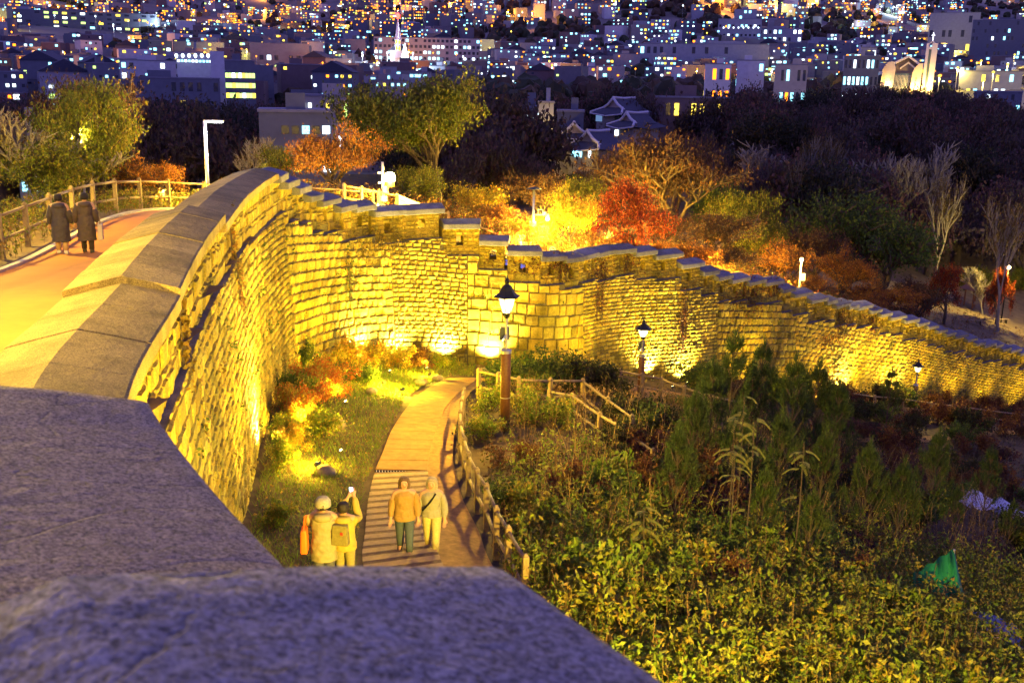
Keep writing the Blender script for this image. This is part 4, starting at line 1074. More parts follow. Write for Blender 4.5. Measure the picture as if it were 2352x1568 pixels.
for (u, v, h, r, kd, lab) in [(1190, 905, 1.6, 1.6, 'green', 'large green bush mound behind the tall lantern post'), (1260, 900, 1.7, 1.7, 'green', 'rounded green bush mound in front of the squared blocks'), (1330, 905, 1.6, 1.6, 'dark', 'dark green bush right of the bush mound'), (1390, 915, 1.4, 1.4, 'dark', 'dark bush left of the second lantern post'),
                          (1130, 950, .9, .9, 'yg', 'bright yellow-green weed bush left of the tall lantern post'), (1210, 970, 1.1, 1.0, 'yg', 'bright yellow-green bush right of the tall lantern post foot'), (1270, 985, 1.0, 1.0, 'yg', 'leafy yellow-green bush under the bending handrail'), (1110, 1010, .8, .8, 'yg', 'low green bush beside the fence posts'),
                          (1180, 1080, .8, .9, 'russet', 'brown bush beyond the fence halfway down'), (1160, 1180, .8, .8, 'green', 'green bush beyond the lower fence'), (1250, 1260, .9, 1.0, 'yg', 'lit leafy bush right of the lowest fence posts'), (1330, 1160, 1.0, 1.1, 'russet', 'russet thicket in the middle of the slope'), (1420, 1060, 1.1, 1.2, 'dark', 'dark thicket below the lower handrail'), (1500, 1010, 1.4, 1.3, 'dark', 'dark bush at the end of the lower handrail')]:
    shrub(kd, G(u, v, outer_z), h, r, lab, gM)
lab_s = {'dark': 'dark leafy shrub ', 'russet': 'russet autumn shrub ', 'purple': 'purplish twiggy shrub ', 'green': 'dim green shrub ', 'yg': 'lit yellow-green shrub '}
SLOPE_T = [(1480, 'by the lower handrail'), (1600, 'under the dim young pine'), (1700, 'under the tallest pine'), (1820, 'under the pine tips'), (1930, 'right of the pine tips'), (2040, 'left of the distant lantern post'), (2140, 'right under the distant lantern post'), (2240, 'right of the distant lantern post'), (2350, 'at the upper right of the slope')]
SLOPE_M = [(1200, 'beyond the lower fence'), (1290, 'below the tall lantern post'), (1370, 'below the stair rail'), (1450, 'among the dry stalks'), (1560, 'right of the dry stalks'), (1680, 'beside the feather-leaved saplings'), (1790, 'in the middle of the hollow'), (1900, 'right of the splayed sapling'), (2020, 'under the leaning pine shoot'), (2130, 'left of the pale roof sheets'), (2250, 'below the pale roof sheets'), (2360, 'at the right edge of the hollow')]
SLOPE_B = [(1200, 'right of the lowest fence posts'), (1270, 'beside the near slab corner'), (1340, 'along the near slab edge'), (1395, 'halfway along the near slab edge'), (1450, 'above the near slab edge'), (1560, 'left in the weed thicket'), (1670, 'in the weed thicket'), (1780, 'in the middle of the weed thicket'), (1900, 'right in the weed thicket'), (2020, 'left of the green tent'), (2140, 'under the green tent'), (2260, 'below the tarpaulin'), (2370, 'in the lower right corner')]
lab_s['broad'] = 'lit broad-leaved shrub '
n = 0
while n < 75:
    u = random.uniform(1180, 2420); v = random.uniform(1130, 1640); p = G(u, v, outer_z)
    if v < 1255+(u-1150)*.55 and u < 1700 and v > 1255+(u-1150)*.4: pass
    if 2050 < u < 2330 and 1200 < v < 1430: continue
    if random.random() > np.clip((v-1080)/300, .1, 1): continue
    d = np.linalg.norm(((LC+EC)/2)[:, :2]-p[:2], axis=1); k = d.argmin()
    if d[k] < np.linalg.norm(EC[k]-LC[k])/2+.9: continue
    r = random.uniform(.55, 1.05); shrub('broad', p, r*random.uniform(.9, 1.35), r, lab_s['broad']+mark(u, SLOPE_M if v < 1250 else SLOPE_B)+('' if r > .8 else ', small'), 'shrubs of the valley slope'); n += 1
n = 0
while n < 120:
    u = random.uniform(1420, 2420); v = random.uniform(940, 1500); p = G(u, v, outer_z)
    if side(p[0], p[1])[0] < 4.5: continue
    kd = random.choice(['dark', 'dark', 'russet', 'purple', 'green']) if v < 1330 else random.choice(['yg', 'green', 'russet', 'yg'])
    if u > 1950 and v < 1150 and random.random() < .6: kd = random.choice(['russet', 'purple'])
    r = random.uniform(.8, 1.5)*(.7 if v > 1330 else 1)
    if 2050 < u < 2330 and 1230 < v < 1440: continue
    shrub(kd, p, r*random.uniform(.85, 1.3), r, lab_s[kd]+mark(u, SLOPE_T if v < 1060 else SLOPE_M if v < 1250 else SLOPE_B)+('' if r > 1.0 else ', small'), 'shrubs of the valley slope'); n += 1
for (u, v) in [(1900, 965), (1960, 975), (2020, 970), (2080, 985), (2150, 980), (2215, 990), (2280, 995), (2340, 1000), (2320, 975), (2250, 968), (2190, 970), (1600, 905), (1660, 915), (1720, 920), (1790, 925), (1850, 930), (1910, 935), (1960, 940), (2020, 940), (2060, 945), (2130, 945), (2180, 952), (2240, 955), (2300, 962), (2350, 968), (2210, 935), (2320, 935)]:
    p = G(u, v, outer_z); shrub(random.choice(['dark', 'green', 'russet']) if u < 2150 else 'russet', p, random.uniform(1.1, 1.7), random.uniform(1.2, 1.8), 'bush silhouetted against the lit wall foot '+mark(u, [(1600, 'left of the tallest pine'), (1690, 'behind the tallest pine'), (1760, 'right of the tallest pine'), (1850, 'behind the pine sprigs'), (1920, 'right of the pine sprigs'), (1990, 'before a hidden floodlight'), (2060, 'left of the distant lantern'), (2130, 'by the distant lantern'), (2200, 'right of the distant lantern'), (2270, 'under the glaring floodlight'), (2345, 'at the right edge')])+(', front row' if v > 960 else ''), 'bushes before the lit wall foot')

# young pines: whorls of needle brushes
def pine_proto(seed):
    rd = random.Random(seed); mb = MB(); c = []; d = []
    mb.tube([(0, 0, -.05), (.02, 0, .5), (0, .01, 1.0)], [.02, .014, .005], 5, cap=False)
    def brush(a, b, n):
        a, b = np.array(a), np.array(b); t = rng.uniform(.25, 1.05, n); ax = unit(b-a)
        c.append(a+(b-a)*t[:, None]); d.append(unit(rng.normal(size=(n, 3)))+ax*1.1)
    brush((0, 0, .82), (0, 0, 1.0), 90)
    for w in range(5):
        z = .22+w*.15; R = .46*(1.05-z)
        for i in range(5):
            an = i*1.257+w*.5+rd.uniform(-.2, .2); L = R*rd.uniform(.75, 1.2)
            e = np.array([L*math.cos(an), L*math.sin(an), z+L*rd.uniform(.7, 1.2)]); s0 = np.array([0, 0, z])
            m = s0*.45+e*.55+np.array([0, 0, -.04*L])
            mb.tube([s0, m, e], [.009, .006, .003], 4, cap=False)
            brush(m, e, 46)
            for q in range(2):
                a2 = an+rd.uniform(-.9, .9); e2 = m+np.array([math.cos(a2)*L*.4, math.sin(a2)*L*.4, L*rd.uniform(.25, .5)])
                mb.tube([m, e2], [.005, .003], 4, cap=False); brush(m, e2, 34)
    c = np.vstack(c); d = unit(np.vstack(d)); n = len(c); L = .085
    s = unit(np.cross(d, rng.normal(size=(n, 3))))*.004
    V = np.stack([c-s, c+s, c+d*L+s*.3, c+d*L-s*.3], 1).reshape(-1, 3)
    col = pal(n, [(.045, .075, .02), (.035, .06, .018), (.06, .085, .022)], .25)
    return fast_mesh('trunk', np.vstack(mb.V), [np.array([f for f in mb.F if len(f) == 4])], BARK), fast_mesh('needles', V, np.arange(4*n).reshape(n, 4), LEAF, np.repeat(col, 4, 0))
PP = [pine_proto(1), pine_proto(2)]
def pine(u, vtop, Y, label):
    Y = Y*1.1 if Y < 32 else Y
    p = P(u, vtop, Y); z = float(outer_z(p[0], p[1])[0]); h = max(1.2, p[2]-z); t, nd = random.choice(PP)
    root = tag(empty('pine_tree', (p[0], p[1], z), random.uniform(0, 6)), label, 'pine', 'young pines on the valley slope'); root.scale = (h*.46, h*.46, h)
    link('trunk', t, root); link('needles', nd, root)
for a in [(1690, 768, 30, 'tallest young pine, its top dark against the lit wall'), (1640, 830, 27, 'young pine left of the tallest one'), (1755, 790, 31, 'young pine just right of the tallest one'), (1830, 822, 33, 'young pine whose sprigs cross the wall foot'), (1885, 835, 35, 'pine sprig rising before a white floodlight'), (1930, 880, 34, 'young pine right of the pine sprigs'),
          (1600, 900, 24, 'dim young pine above the lower handrail'), (1700, 930, 24, 'dim young pine under the tallest pine'), (1800, 950, 25, 'dark bushy pine at the top of the hollow'), (1900, 990, 25, 'upright pine shoot in the hollow'), (1560, 985, 21, 'dim pine left in the hollow'), (2000, 1020, 26, 'dark pine in the middle of the hollow'), (2080, 1060, 26, 'pine with a long leaning shoot at the right'), (1760, 1080, 21, 'dim pine in the centre of the hollow'), (1870, 1130, 21, 'small pine at the bottom of the hollow'), (2160, 990, 34, 'dark pine near the distant lantern post'), (2280, 1030, 36, 'dark pine near the right edge'), (2200, 1120, 30, 'dark pine above the green tent'), (2050, 850, 55, 'small tree with pointed sprays beside the distant lantern'), (2330, 1150, 30, 'dark pine at the right edge above the tent')]:
    pine(*a)
# tree-of-heaven seedlings with feathered leaves
def feather_plant(u, vtop, Y, label):
    Y *= 1.2
    p = P(u, vtop, Y); z = float(outer_z(p[0], p[1])[0]); h = p[2]-z
    root = tag(empty('feather_leaf_sapling', (p[0], p[1], z)), label, 'sapling', 'feather-leaved saplings on the slope')
    MB().tube([(0, 0, -.1), (.04, .02, h*.5), (0, 0, h*.92)], [.022, .016, .008], 6).obj('stem', BARK, root)
    parts = []
    for i in range(7):
        a = i*2.4+random.random(); L = random.uniform(.3, .44); zb = h*random.uniform(.72, .95) if i < 6 else h*random.uniform(.4, .6)
        m = 11; t = np.linspace(.15, 1, m); ax = np.stack([np.cos(a)*t*L, np.sin(a)*t*L, zb+.25*L*t-.75*L*t*t], 1)
        sd = np.array([-math.sin(a), math.cos(a), 0])
        for s in (-1, 1):
            c0 = ax; tip = ax+s*sd*.14*(1-.4*t[:, None])+np.array([math.cos(a)*.04, math.sin(a)*.04, -.05]); w = np.array([math.cos(a), math.sin(a), 0])*.028
            mid = (c0+tip)/2
            V = np.stack([c0, mid+w, tip, mid-w], 1).reshape(-1, 3)
            parts.append((V, np.arange(4*m).reshape(m, 4), np.repeat(pal(m, [(.2, .2, .03), (.24, .22, .03), (.16, .18, .03)], .15), 4, 0)))
    join_obj('foliage', parts, LEAF, root)
for a in [(1712, 880, 20, 'feather-leaved sapling standing against the dark pines'), (1735, 940, 18.5, 'second feather-leaved sapling right of centre'), (1690, 1010, 18, 'feather-leaved sapling low in the hollow'), (1850, 985, 19, 'yellow feather-leaved sapling with splayed leaves'), (1690, 930, 19, 'slim feather-leaved sapling beside the first'), (1480, 1150, 16, 'leafy sapling among dry stalks')]:
    feather_plant(*a)
# creeper on the wall and low brush on its ledges
def creeper(u, v, Y, w, h, label, n=260, palette=None):
    s0 = s_at(P(u, v, Y)); zc = P(u, v, Y)[2]
    ss = s0+rng.normal(size=n)*w*.5; zz = zc+rng.normal(size=n)*h*.5
    c = np.array([F3(a, b, (body_out(a, b) if b < zpar(a) else 0.0)+random.uniform(.03, .10)) for a, b in zip(ss, zz)])
    root = tag(empty('creeper', tuple(c.mean(0))), label, 'creeper', 'dry creepers on the wall'); o0 = c.mean(0)
    mb = MB()
    for i in range(12):
        pts = []; a, b = s0+random.gauss(0, w*.35), zc-h*.8
        for j in range(6):
            pts.append(F3(a, b, (body_out(a, b) if b < zpar(a) else 0)+.03)-o0); a += random.gauss(0, w*.12); b += h*random.uniform(.15, .4)
        mb.tube(pts, .008, 4, cap=False)
    mb.obj('vine', BARK, root)
    V, F, C = leaves(c-o0, .11*rng.uniform(.5, 1.4, n), pal(n, palette or [(.13, .04, .02), (.1, .05, .03), (.17, .06, .02), (.08, .045, .02)]), .6)
    link('foliage', fast_mesh('foliage', V, F, LEAF, C), root)
for a in [(880, 560, 43.5, 2.2, .8, 'dry brushy creeper tufts on the ledge past the bend', 500, [(.22, .15, .02), (.16, .11, .02)]), (805, 640, 41.5, .5, 1.2, 'thin green creeper streak on the large blocks', 120, [(.08, .1, .015)]), (1225, 610, 46, 2.0, .7, 'reddish creeper across the battlement above the tall lantern'), (1290, 605, 46.5, .8, .9, 'dark creeper tuft left of the long coping'), (1390, 620, 49, 1.2, .8, 'red creeper hanging on the loopholed battlements'), (1455, 610, 50.5, .8, .8, 'dark red creeper beside a loophole'), (1370, 690, 48.5, .8, 1.2, 'creeper trailing down the small-stone wall'), (1560, 740, 53, .4, 1.8, 'thin creeper line down the small-stone wall'),
          (1730, 680, 57, 2.2, 1.6, 'dense red creeper on the big blocks', 700), (1790, 660, 59, 1.2, .8, 'red creeper along the battlement by the white sign pole'), (1945, 735, 64.5, 1.2, 1.4, 'rusty creeper over the far battlements'), (2020, 745, 67, 1.4, 1.2, 'wide rusty creeper over the far battlements'), (1900, 780, 63, 1.5, .6, 'orange creeper low on the far wall', 200, [(.25, .11, .02), (.2, .08, .02)]), (590, 600, 24, .6, 1.2, 'dry brush growing on the near wall ledge', 200, [(.2, .1, .02), (.14, .1, .02)]), (500, 760, 14.5, .5, .8, 'tuft of dry plants on the near ledge', 120, [(.2, .13, .02)])]:
    creeper(*a)
# small plants rooted in the joints of the wall
ss = rng.uniform(sA, WLEN-2, 260); pp = []
for a_ in ss:
    z_ = random.uniform(base_z(a_)+.6, zpar(a_)-.1); q = F3(a_, z_, body_out(a_, z_)+.04); m_ = random.randint(6, 22)
    pp.append(leaves(q+rng.normal(size=(m_, 3))*.07, rng.uniform(.05, .11, m_), pal(m_, random.choice([[(.07, .11, .015)], [(.05, .08, .012)], [(.17, .11, .02)]])), .55))
o = join_obj('wall_plants', pp, LEAF, kind='stuff'); tag(o, 'small green tufts rooted in the joints of the wall', 'plants')
# low plants on the park side by the orange path
pp = []
x = rng.uniform(-26, -5, 9000); y = rng.uniform(14, 48, 9000); sd = side(x, y); m = sd < -5.6; x, y = x[m], y[m]
b = np.stack([x, y, inner_z(x, y)], 1)
o = join_obj('park_undergrowth', weeds(b, rng.uniform(.25, .9, len(b)), 7, .11, [(.16, .18, .02), (.2, .18, .02), (.24, .15, .03), (.1, .13, .02)], .5), LEAF, kind='stuff'); tag(o, 'yellow-green undergrowth beyond the left park fence', 'undergrowth')
x = rng.uniform(-14, 14, 6000); y = rng.uniform(44, 66, 6000); sd = side(x, y); m = (sd < -4.2); x, y = x[m], y[m]
b = np.stack([x, y, inner_z(x, y)], 1)
o = join_obj('park_brush', weeds(b, rng.uniform(.5, 1.5, len(b)), 8, .13, [(.3, .2, .02), (.32, .14, .02), (.24, .2, .02), (.2, .1, .02)], .5), LEAF, kind='stuff'); tag(o, 'golden brush lit behind the middle battlements', 'brush')
ss = rng.uniform(S_u(1300, 590, 46.5), WLEN-1, 9000); oo = rng.uniform(2.6, 16, 9000)
_n = np.stack([np.interp(ss, WS, WN[:, 0]), np.interp(ss, WS, WN[:, 1])], 1); b = np.zeros((len(ss), 3)); b[:, :2] = wxy(ss).T-_n*oo[:, None]; b[:, 2] = inner_z(b[:, 0], b[:, 1])
uq = 1176+FOC*(b@_R)/(b@_F); b = b[(uq < 2120) | (rng.random(len(b)) < .12)]
o = join_obj('autumn_brush', weeds(b, rng.uniform(.4, 1.5, len(b)), 9, .14, [(.2, .1, .02), (.26, .11, .02), (.14, .1, .02), (.22, .06, .02), (.12, .12, .02)], .5), LEAF, kind='stuff'); tag(o, 'rust and olive brush behind the descending battlements', 'brush')
print('plants', time.time()-T0)
# ------------------------------------------------------------------ poles, lamps, signs, tent and picnic lawn
def plamp(loc, power, color, parent=None, r=.12, name='lamp_light'):
    ld = bpy.data.lights.new(name, 'POINT'); ld.energy = power; ld.color = color; ld.shadow_soft_size = r
    lo = bpy.data.objects.new(name, ld); COL.objects.link(lo); lo.location = tuple(loc)
    if parent: lo.parent = parent
    return lo
# tall white street lamp at the left
b = P(478, 430, 46); b[2] = gz(b[0], b[1]); t = P(469, 278, 46); H = t[2]-b[2]
r_ = tag(empty('street_lamp', tuple(b)), 'tall square-headed street lamp glowing cold white left of the bend', 'street lamp')
WHITEP = mat_plain('white_paint', (.75, .75, .75), .4)
MB().tube([(0, 0, -.3), (0, 0, H)], [.085, .07], 10).obj('pole', WHITEP, r_, True)
MB().box((.42, 0, H+.0), (.9, .14, .09)).obj('lamp_head', WHITEP, r_, bevel=.01)
MB().box((.5, 0, H-.055), (.6, .1, .012)).obj('led_panel', mat_emit('cold_led', (.85, .93, 1.0), 30), r_)
plamp((.5, 0, H-.16), 420, (.75, .86, 1.0), r_)
# second slim pole among the left trees
b = P(197, 470, 39); b[2] = gz(b[0], b[1]); H = P(192, 310, 39)[2]-b[2]
r_ = tag(empty('slim_lamp_pole', tuple(b)), 'slim white lamp pole among the yellow-green trees', 'lamp post')
MB().tube([(0, 0, -.2), (0, 0, H)], .045, 8).obj('pole', WHITEP, r_, True)
MB().lathe((0, 0, 0), [(.07, H), (.1, H+.05), (.1, H+.22), (.04, H+.26)], 10).obj('lamp_head', mat_emit('pole_glow', (1, .8, .3), 10), r_)
plamp((0, -.25, H-.2), 380, (1, .74, .14), r_)
# path lamps of the park, just out of view at the left
for (x, y, pw) in [(-9.4, 9.4, 6200), (-9.6, 14.5, 3200), (-15.5, 27.5, 4200)]:
    b = np.array([x, y, gz(x, y)])
    lantern_post(b, 4.2 if y < 12 else 3.4 if y < 20 else 3.6, {9.4: 'lantern post beside the near parapet, outside the view', 14.5: 'short lantern post beside the orange park path, outside the view'}.get(y, 'lantern post by the left park fence, outside the view'), pw, 0, box=False)
# unseen low lamps added behind the parapet to light the park trees
for i, (s, off_) in enumerate([(q, 3.4) for q in np.arange(sE+6, S_u(1990, 705, 66), 6.5)]+[(q, 10.5) for q in np.arange(sE+9, S_u(2060, 718, 69), 9.0)]+[(q, 19.5) for q in np.arange(S_u(1640, 620, 54), S_u(2100, 735, 70), 8.0)]):
    c = wxy(s)-wn(s)*off_; b = np.array([c[0], c[1], gz(c[0], c[1])])
    r_ = tag(empty('added_bollard_lamp', tuple(b)), ('unseen low bollard lamp added behind the battlements, ' if off_ < 5 else 'unseen low bollard lamp added deeper in the park, ' if off_ < 15 else 'unseen low bollard lamp added far inside the park, ')+mark(proj(b)[0], [(720, 'at the bend'), (820, 'left of the camera pole'), (900, 'by the camera pole'), (990, 'by the banner'), (1100, 'under the orange bush'), (1220, 'by the thin camera pole'), (1330, 'under the yellow bush'), (1440, 'under the red maple'), (1540, 'right of the red maple'), (1640, 'under the russet tree'), (1740, 'left of the orange maple'), (1830, 'by the thin white pole'), (1930, 'under the low maples')]), 'lamp', 'unseen lamps added behind the wall')
    MB().lathe((0, 0, 0), [(.08, -.1), (.08, .55), (.05, .56)], 10).obj('stem', BLACKIRON, r_); MB().lathe((0, 0, 0), [(.07, .56), (.07, .72)], 10).obj('glass', mat_glow_glass('added_bollard_glass', (1, .8, .3), 4, .6), r_); MB().lathe((0, 0, 0), [(.09, .72), (.09, .76), (.03, .8)], 10).obj('cap', BLACKIRON, r_)
    plamp((0, 0, .95), 1300 if off_ < 5 else 2600 if off_ < 15 else 4200, (1, .6, .06), r_, .06)
# camera pole with globe flood at the bend
b = P(880, 482, 50); b[2] = gz(b[0], b[1]); H = P(878, 372, 50)[2]-b[2]
r_ = tag(empty('camera_pole', tuple(b)), 'lit steel camera pole with big floodlight and signs at the bend', 'camera pole')
MB().tube([(0, 0, -.2), (0, 0, H)], [.09, .07], 10).obj('pole', STEEL, r_, True)
zf = P(888, 412, 50)[2]-b[2]
MB().tube([(0, 0, zf+.1), (.3, 0, zf+.1)], .03, 6).obj('bracket', STEEL, r_)
MB().lathe((.36, 0, 0), [(.05, zf+.36), (.2, zf+.3), (.27, zf+.12), (.26, zf-.06), (.2, zf-.1)], 12).obj('flood_globe', mat_emit('globe_flood', (1.0, .9, .5), 16), r_, True)
MB().lathe((.36, 0, 0), [(.24, zf-.1), (.22, zf-.34), (.12, zf-.38)], 12).obj('globe_base', mat_plain('amber_base', (.5, .3, .05), .5), r_)
for z in (.62, .8): MB().tube([(-.1, -.03, H*z), (-.22, -.06, H*z)], .05, 8).obj('camera', WHITEP, r_)
MB().box((.16, -.03, H*.5), (.26, .2, .34)).obj('control_box', mat_plain('cream_box', (.45, .38, .2), .5), r_, bevel=.01)
MB().box((0, -.12, H*.33), (.44, .02, .26)).obj('notice_plate', mat_plain('pale_plate', (.7, .62, .5), .5), r_)
plamp((.42, -.4, zf+.2), 900, (1, .74, .12), r_)
# banner tied on the fence
a, c = P(916, 447, 49.3), P(972, 470, 48.6); a2, c2 = P(916, 480, 49.3), P(972, 500, 48.6)
r_ = tag(empty('banner', tuple(a2)), 'slanting white and red banner tied to the fence beside the camera pole', 'banner')
o0 = a2; off = np.array([0, .02, 0])
MB().add([p-o0 for p in (a, c, c2, a2)]+[p-o0+off for p in (a, c, c2, a2)], [(0, 3, 2, 1), (4, 5, 6, 7), (0, 1, 5, 4), (1, 2, 6, 5), (2, 3, 7, 6), (3, 0, 4, 7)]).obj('cloth', mat_plain('banner_white', (.72, .66, .58), .7), r_)
def bl(f, g): return a+(c-a)*f+((a2+(c2-a2)*f)-(a+(c-a)*f))*g-o0-off*.6
RED = mat_plain('banner_red', (.6, .08, .06), .7); GRY = mat_plain('banner_grey', (.25, .25, .28), .7)
for i in range(5):
    f = .42+i*.115
    MB().add([bl(f, .36), bl(f+.095, .36), bl(f+.095, .82), bl(f, .82)], [(0, 3, 2, 1)]).obj('letter_block', RED, r_)
    q = MB()
    for (x0, x1, y0, y1) in [(.2, .8, .2, .3), (.45, .55, .3, .75), (.25, .75, .7, .8)]:
        q.add([bl(f+.095*x0, .36+.46*y0)-off*.2, bl(f+.095*x1, .36+.46*y0)-off*.2, bl(f+.095*x1, .36+.46*y1)-off*.2, bl(f+.095*x0, .36+.46*y1)-off*.2], [(0, 3, 2, 1)])
    q.obj('letter', mat_plain('banner_letter', (.75, .68, .6), .7), r_)
for j, g in enumerate((.28, .45, .62)):
    q = MB()
    for i in range(6 if j else 4):
        f = .05+i*.055
        q.add([bl(f, g), bl(f+.04, g), bl(f+.04, g+(.06 if j else .1)), bl(f, g+(.06 if j else .1))], [(0, 3, 2, 1)])
    q.obj('print_line', GRY, r_)
# cctv pole in the middle of the park
b = P(1223, 590, 54); b[2] = gz(b[0], b[1]); H = P(1226, 436, 54)[2]-b[2]
r_ = tag(empty('camera_pole', tuple(b)), 'thin steel camera pole with side arm and dome camera amid golden bushes', 'camera pole')
MB().tube([(0, 0, -.2), (0, 0, H)], [.08, .06], 10).obj('pole', STEEL, r_, True)
MB().lathe((0, 0, 0), [(.4, H+.02), (.42, H+.06), (.05, H+.16)], 14).obj('cap', BLACKIRON, r_)
za = P(1224, 493, 54)[2]-b[2]
MB().tube([(0, 0, za), (.72, 0, za)], .035, 8).obj('arm', STEEL, r_)
MB().tube([(.25, 0, za+.03), (.25, 0, za+.28), (.5, 0, za+.28), (.5, 0, za+.03)], .02, 6).obj('loop_bracket', WHITEP, r_)
MB().lathe((.76, 0, 0), [(.06, za+.06), (.11, za-.02), (.12, za-.18), (.08, za-.27), (.02, za-.3)], 12).obj('dome_camera', WHITEP, r_, True)
MB().box((.62, 0, za+.1), (.14, .12, .12)).obj('camera', WHITEP, r_)
sg = MB().box((-.02, -.09, za-.47), (.36, .02, .26)).obj('notice_plate', WHITEP, r_)
for i in range(6): MB().box((-.16+i*.055, -.104, za-.5), (.022, .006, .14)).obj('print_stroke', GRY, sg)
MB().box((-.02, -.09, za-.78), (.16, .02, .3)).obj('yellow_plate', mat_plain('yellow_plate', (.6, .5, .05), .5), r_)
MB().lathe((0, 0, 0), [(.2, -.1), (.2, .6), (.17, .62)], 12).obj('sleeve', mat_plain('olive_sleeve', (.07, .08, .03), .6), r_)
plamp((.76, -.1, za-.42), 900, (1, .72, .1), r_)
# no smoking sign on the fence
b = P(1268, 600, 49.5); b[2] = gz(b[0], b[1]); zt = P(1268, 568, 49.5)[2]-b[2]
r_ = tag(empty('no_smoking_sign', tuple(b)), 'small brown no-smoking sign board above the battlements', 'sign')
MB().box((0, 0, zt/2), (.08, .05, zt)).obj('post', WOOD, r_)
MB().box((0, -.03, zt-.22), (.5, .03, .62)).obj('board', mat_plain('sign_brown', (.2, .15, .05), .6), r_)
ring = MB()
for i in range(20):
    a0, a1 = i*math.pi/10, (i+1)*math.pi/10
    ring.add([(r*math.cos(a), -.05, zt-.12+r*math.sin(a)) for a in (a0, a1) for r in (.13, .16)], [(0, 1, 3, 2)])
for s in (1, ): ring.add([(-.1, -.05, zt-.22+.19), (-.08, -.05, zt-.22+.21), (.1, -.05, zt-.22+.01), (.08, -.05, zt-.22-.01)], [(0, 1, 2, 3)])
ring.box((0, -.05, zt-.12), (.16, .01, .03))
for x in (-.1, .1): ring.box((x, -.05, zt-.4), (.08, .01, .1))
ring.obj('no_smoking_mark', WHITEP, r_)
# thin pole before the orange maple
b = P(1833, 690, 68); b[2] = gz(b[0], b[1]); H = P(1834, 600, 68)[2]-b[2]
r_ = tag(empty('sign_pole', tuple(b)), 'thin white pole with a small plate before the orange maple', 'pole')
MB().tube([(0, 0, -.2), (0, 0, H)], .06, 8).obj('pole', WHITEP, r_, True)
MB().box((.2, -.03, H*.62), (.3, .03, .5)).obj('plate', WHITEP, r_)
MB().lathe((0, 0, 0), [(.05, H), (.11, H+.05), (.11, H+.2), (.03, H+.25)], 10).obj('lamp_head', mat_emit('pole_glow', (1, .8, .3), 10), r_)  # lamp head added to the pole to house its light
plamp((0, -.2, H+.35), 520, (1, .7, .12), r_)
# picnic lawn
b = P(2306, 690, 106); b[2] = gz(b[0], b[1])
r_ = tag(empty('lawn_lamp', tuple(b)), 'lamp post behind the dark red sapling on the lit lawn', 'lamp post')
H = P(2308, 618, 106)[2]-b[2]
MB().tube([(0, 0, -.2), (0, 0, H)], .07, 8).obj('pole', BLACKIRON, r_, True)
MB().lathe((0, 0, 0), [(.1, H), (.22, H+.1), (.22, H+.3), (.05, H+.4)], 10).obj('lamp_head', mat_emit('lawn_glow', (1, .8, .4), 6), r_, True)
plamp((0, -.3, H+.5), 2600, (1, .74, .14), r_, .2)
def bench(u, v, lab, w=1.8):
    p = G(u, v, inner_z, y0=60); r_ = tag(empty('park_bench', tuple(p), random.uniform(-.3, .3)), lab, 'bench')
    for i in range(4): MB().box((0, -.18+i*.12, .42), (w, .1, .04)).obj('seat_slat', WOOD, r_)
    for x in (-w*.4, w*.4): MB().box((x, 0, .2), (.08, .4, .4)).obj('leg', BLACKIRON, r_)
bench(2284, 742, 'backless bench in front of the dark red sapling', 3.0); bench(2235, 745, 'short bench left on the lit lawn', 1.6)
p = G(2235, 708, inner_z, y0=70); r_ = tag(empty('picnic_shelter', tuple(p), .4), 'small wooden shelter with a flat roof on the lit lawn', 'shelter')
for x in (-.8, .8):
    for y in (-.6, .6): MB().box((x, y, 1.1), (.12, .12, 2.3)).obj('post', DARKWOOD, r_)
MB().prism([(-1.3, 2.2), (1.3, 2.2), (0, 2.75)], -1.1, 1.1).obj('roof', DARKWOOD, r_)
MB().box((0, 0, .6), (1.3, .8, .08)).obj('table_top', WOOD, r_)
# hedge row behind the lawn
for i in range(14):
    p = G(2215+i*11, 668+random.uniform(-3, 6), inner_z, y0=80); shrub('yg', p, random.uniform(2.0, 3.2), random.uniform(.8, 1.3), ['first', 'second', 'third', 'fourth', 'fifth', 'sixth', 'seventh', 'eighth', 'ninth', 'tenth', 'eleventh', 'twelfth', 'thirteenth', 'fourteenth'][i]+' upright lit shrub from the left in the row behind the lawn', 'shrub row behind the lawn')
# tent, tarpaulin and roofs in the hollow at the lower right
b = P(2185, 1345, 25); b[2] = gz(b[0], b[1]); top = P(2192, 1258, 25)[2]
r_ = tag(empty('tent', tuple(b)), 'green sheet tent peaked in the hollow at the lower right', 'tent')
h = max(1.2, top-b[2]); TG = mat_plain('green_sheet', (.012, .17, .045), .55, noise=.2, scale=3, bump=.6)
n = 26; V = []; F = []
for i in range(n+1):
    f = i/n; x = -1.15+1.75*f
    zt = h*(.62+.38*min(1, f/.62)) if f < .62 else h*(1-(f-.62)/.38*.97)
    fold = .07*math.sin(f*26)
    V += [(x, .9, h*.02), (x, .35+fold, zt*.6), (x*.95, 0, zt), (x, -.45+fold, zt*.55), (x+.05, -1.0, h*.02-.1)]
for i in range(n):
    for j in range(4): a0 = i*5+j; F.append((a0, a0+1, a0+6, a0+5))
V = [(x, y+.05*math.sin(x*17+z*5), z-.04*abs(math.sin(x*9+y*4))) for x, y, z in V]
o = MB().add(V, F).obj('canopy', TG, r_, True); sd_ = o.modifiers.new('thick', 'SOLIDIFY'); sd_.thickness = .015
MB().tube([(-.05, 0, -.3), (-.05, 0, h*.98)], .03, 6).obj('tent_pole', STEEL, r_)
b = P(2245, 1375, 23.5); b[2] = gz(b[0], b[1])+.35; r_ = tag(empty('tarpaulin', tuple(b), -.35), 'blue grey tarpaulin sheet lying in front of the green tent', 'tarpaulin')
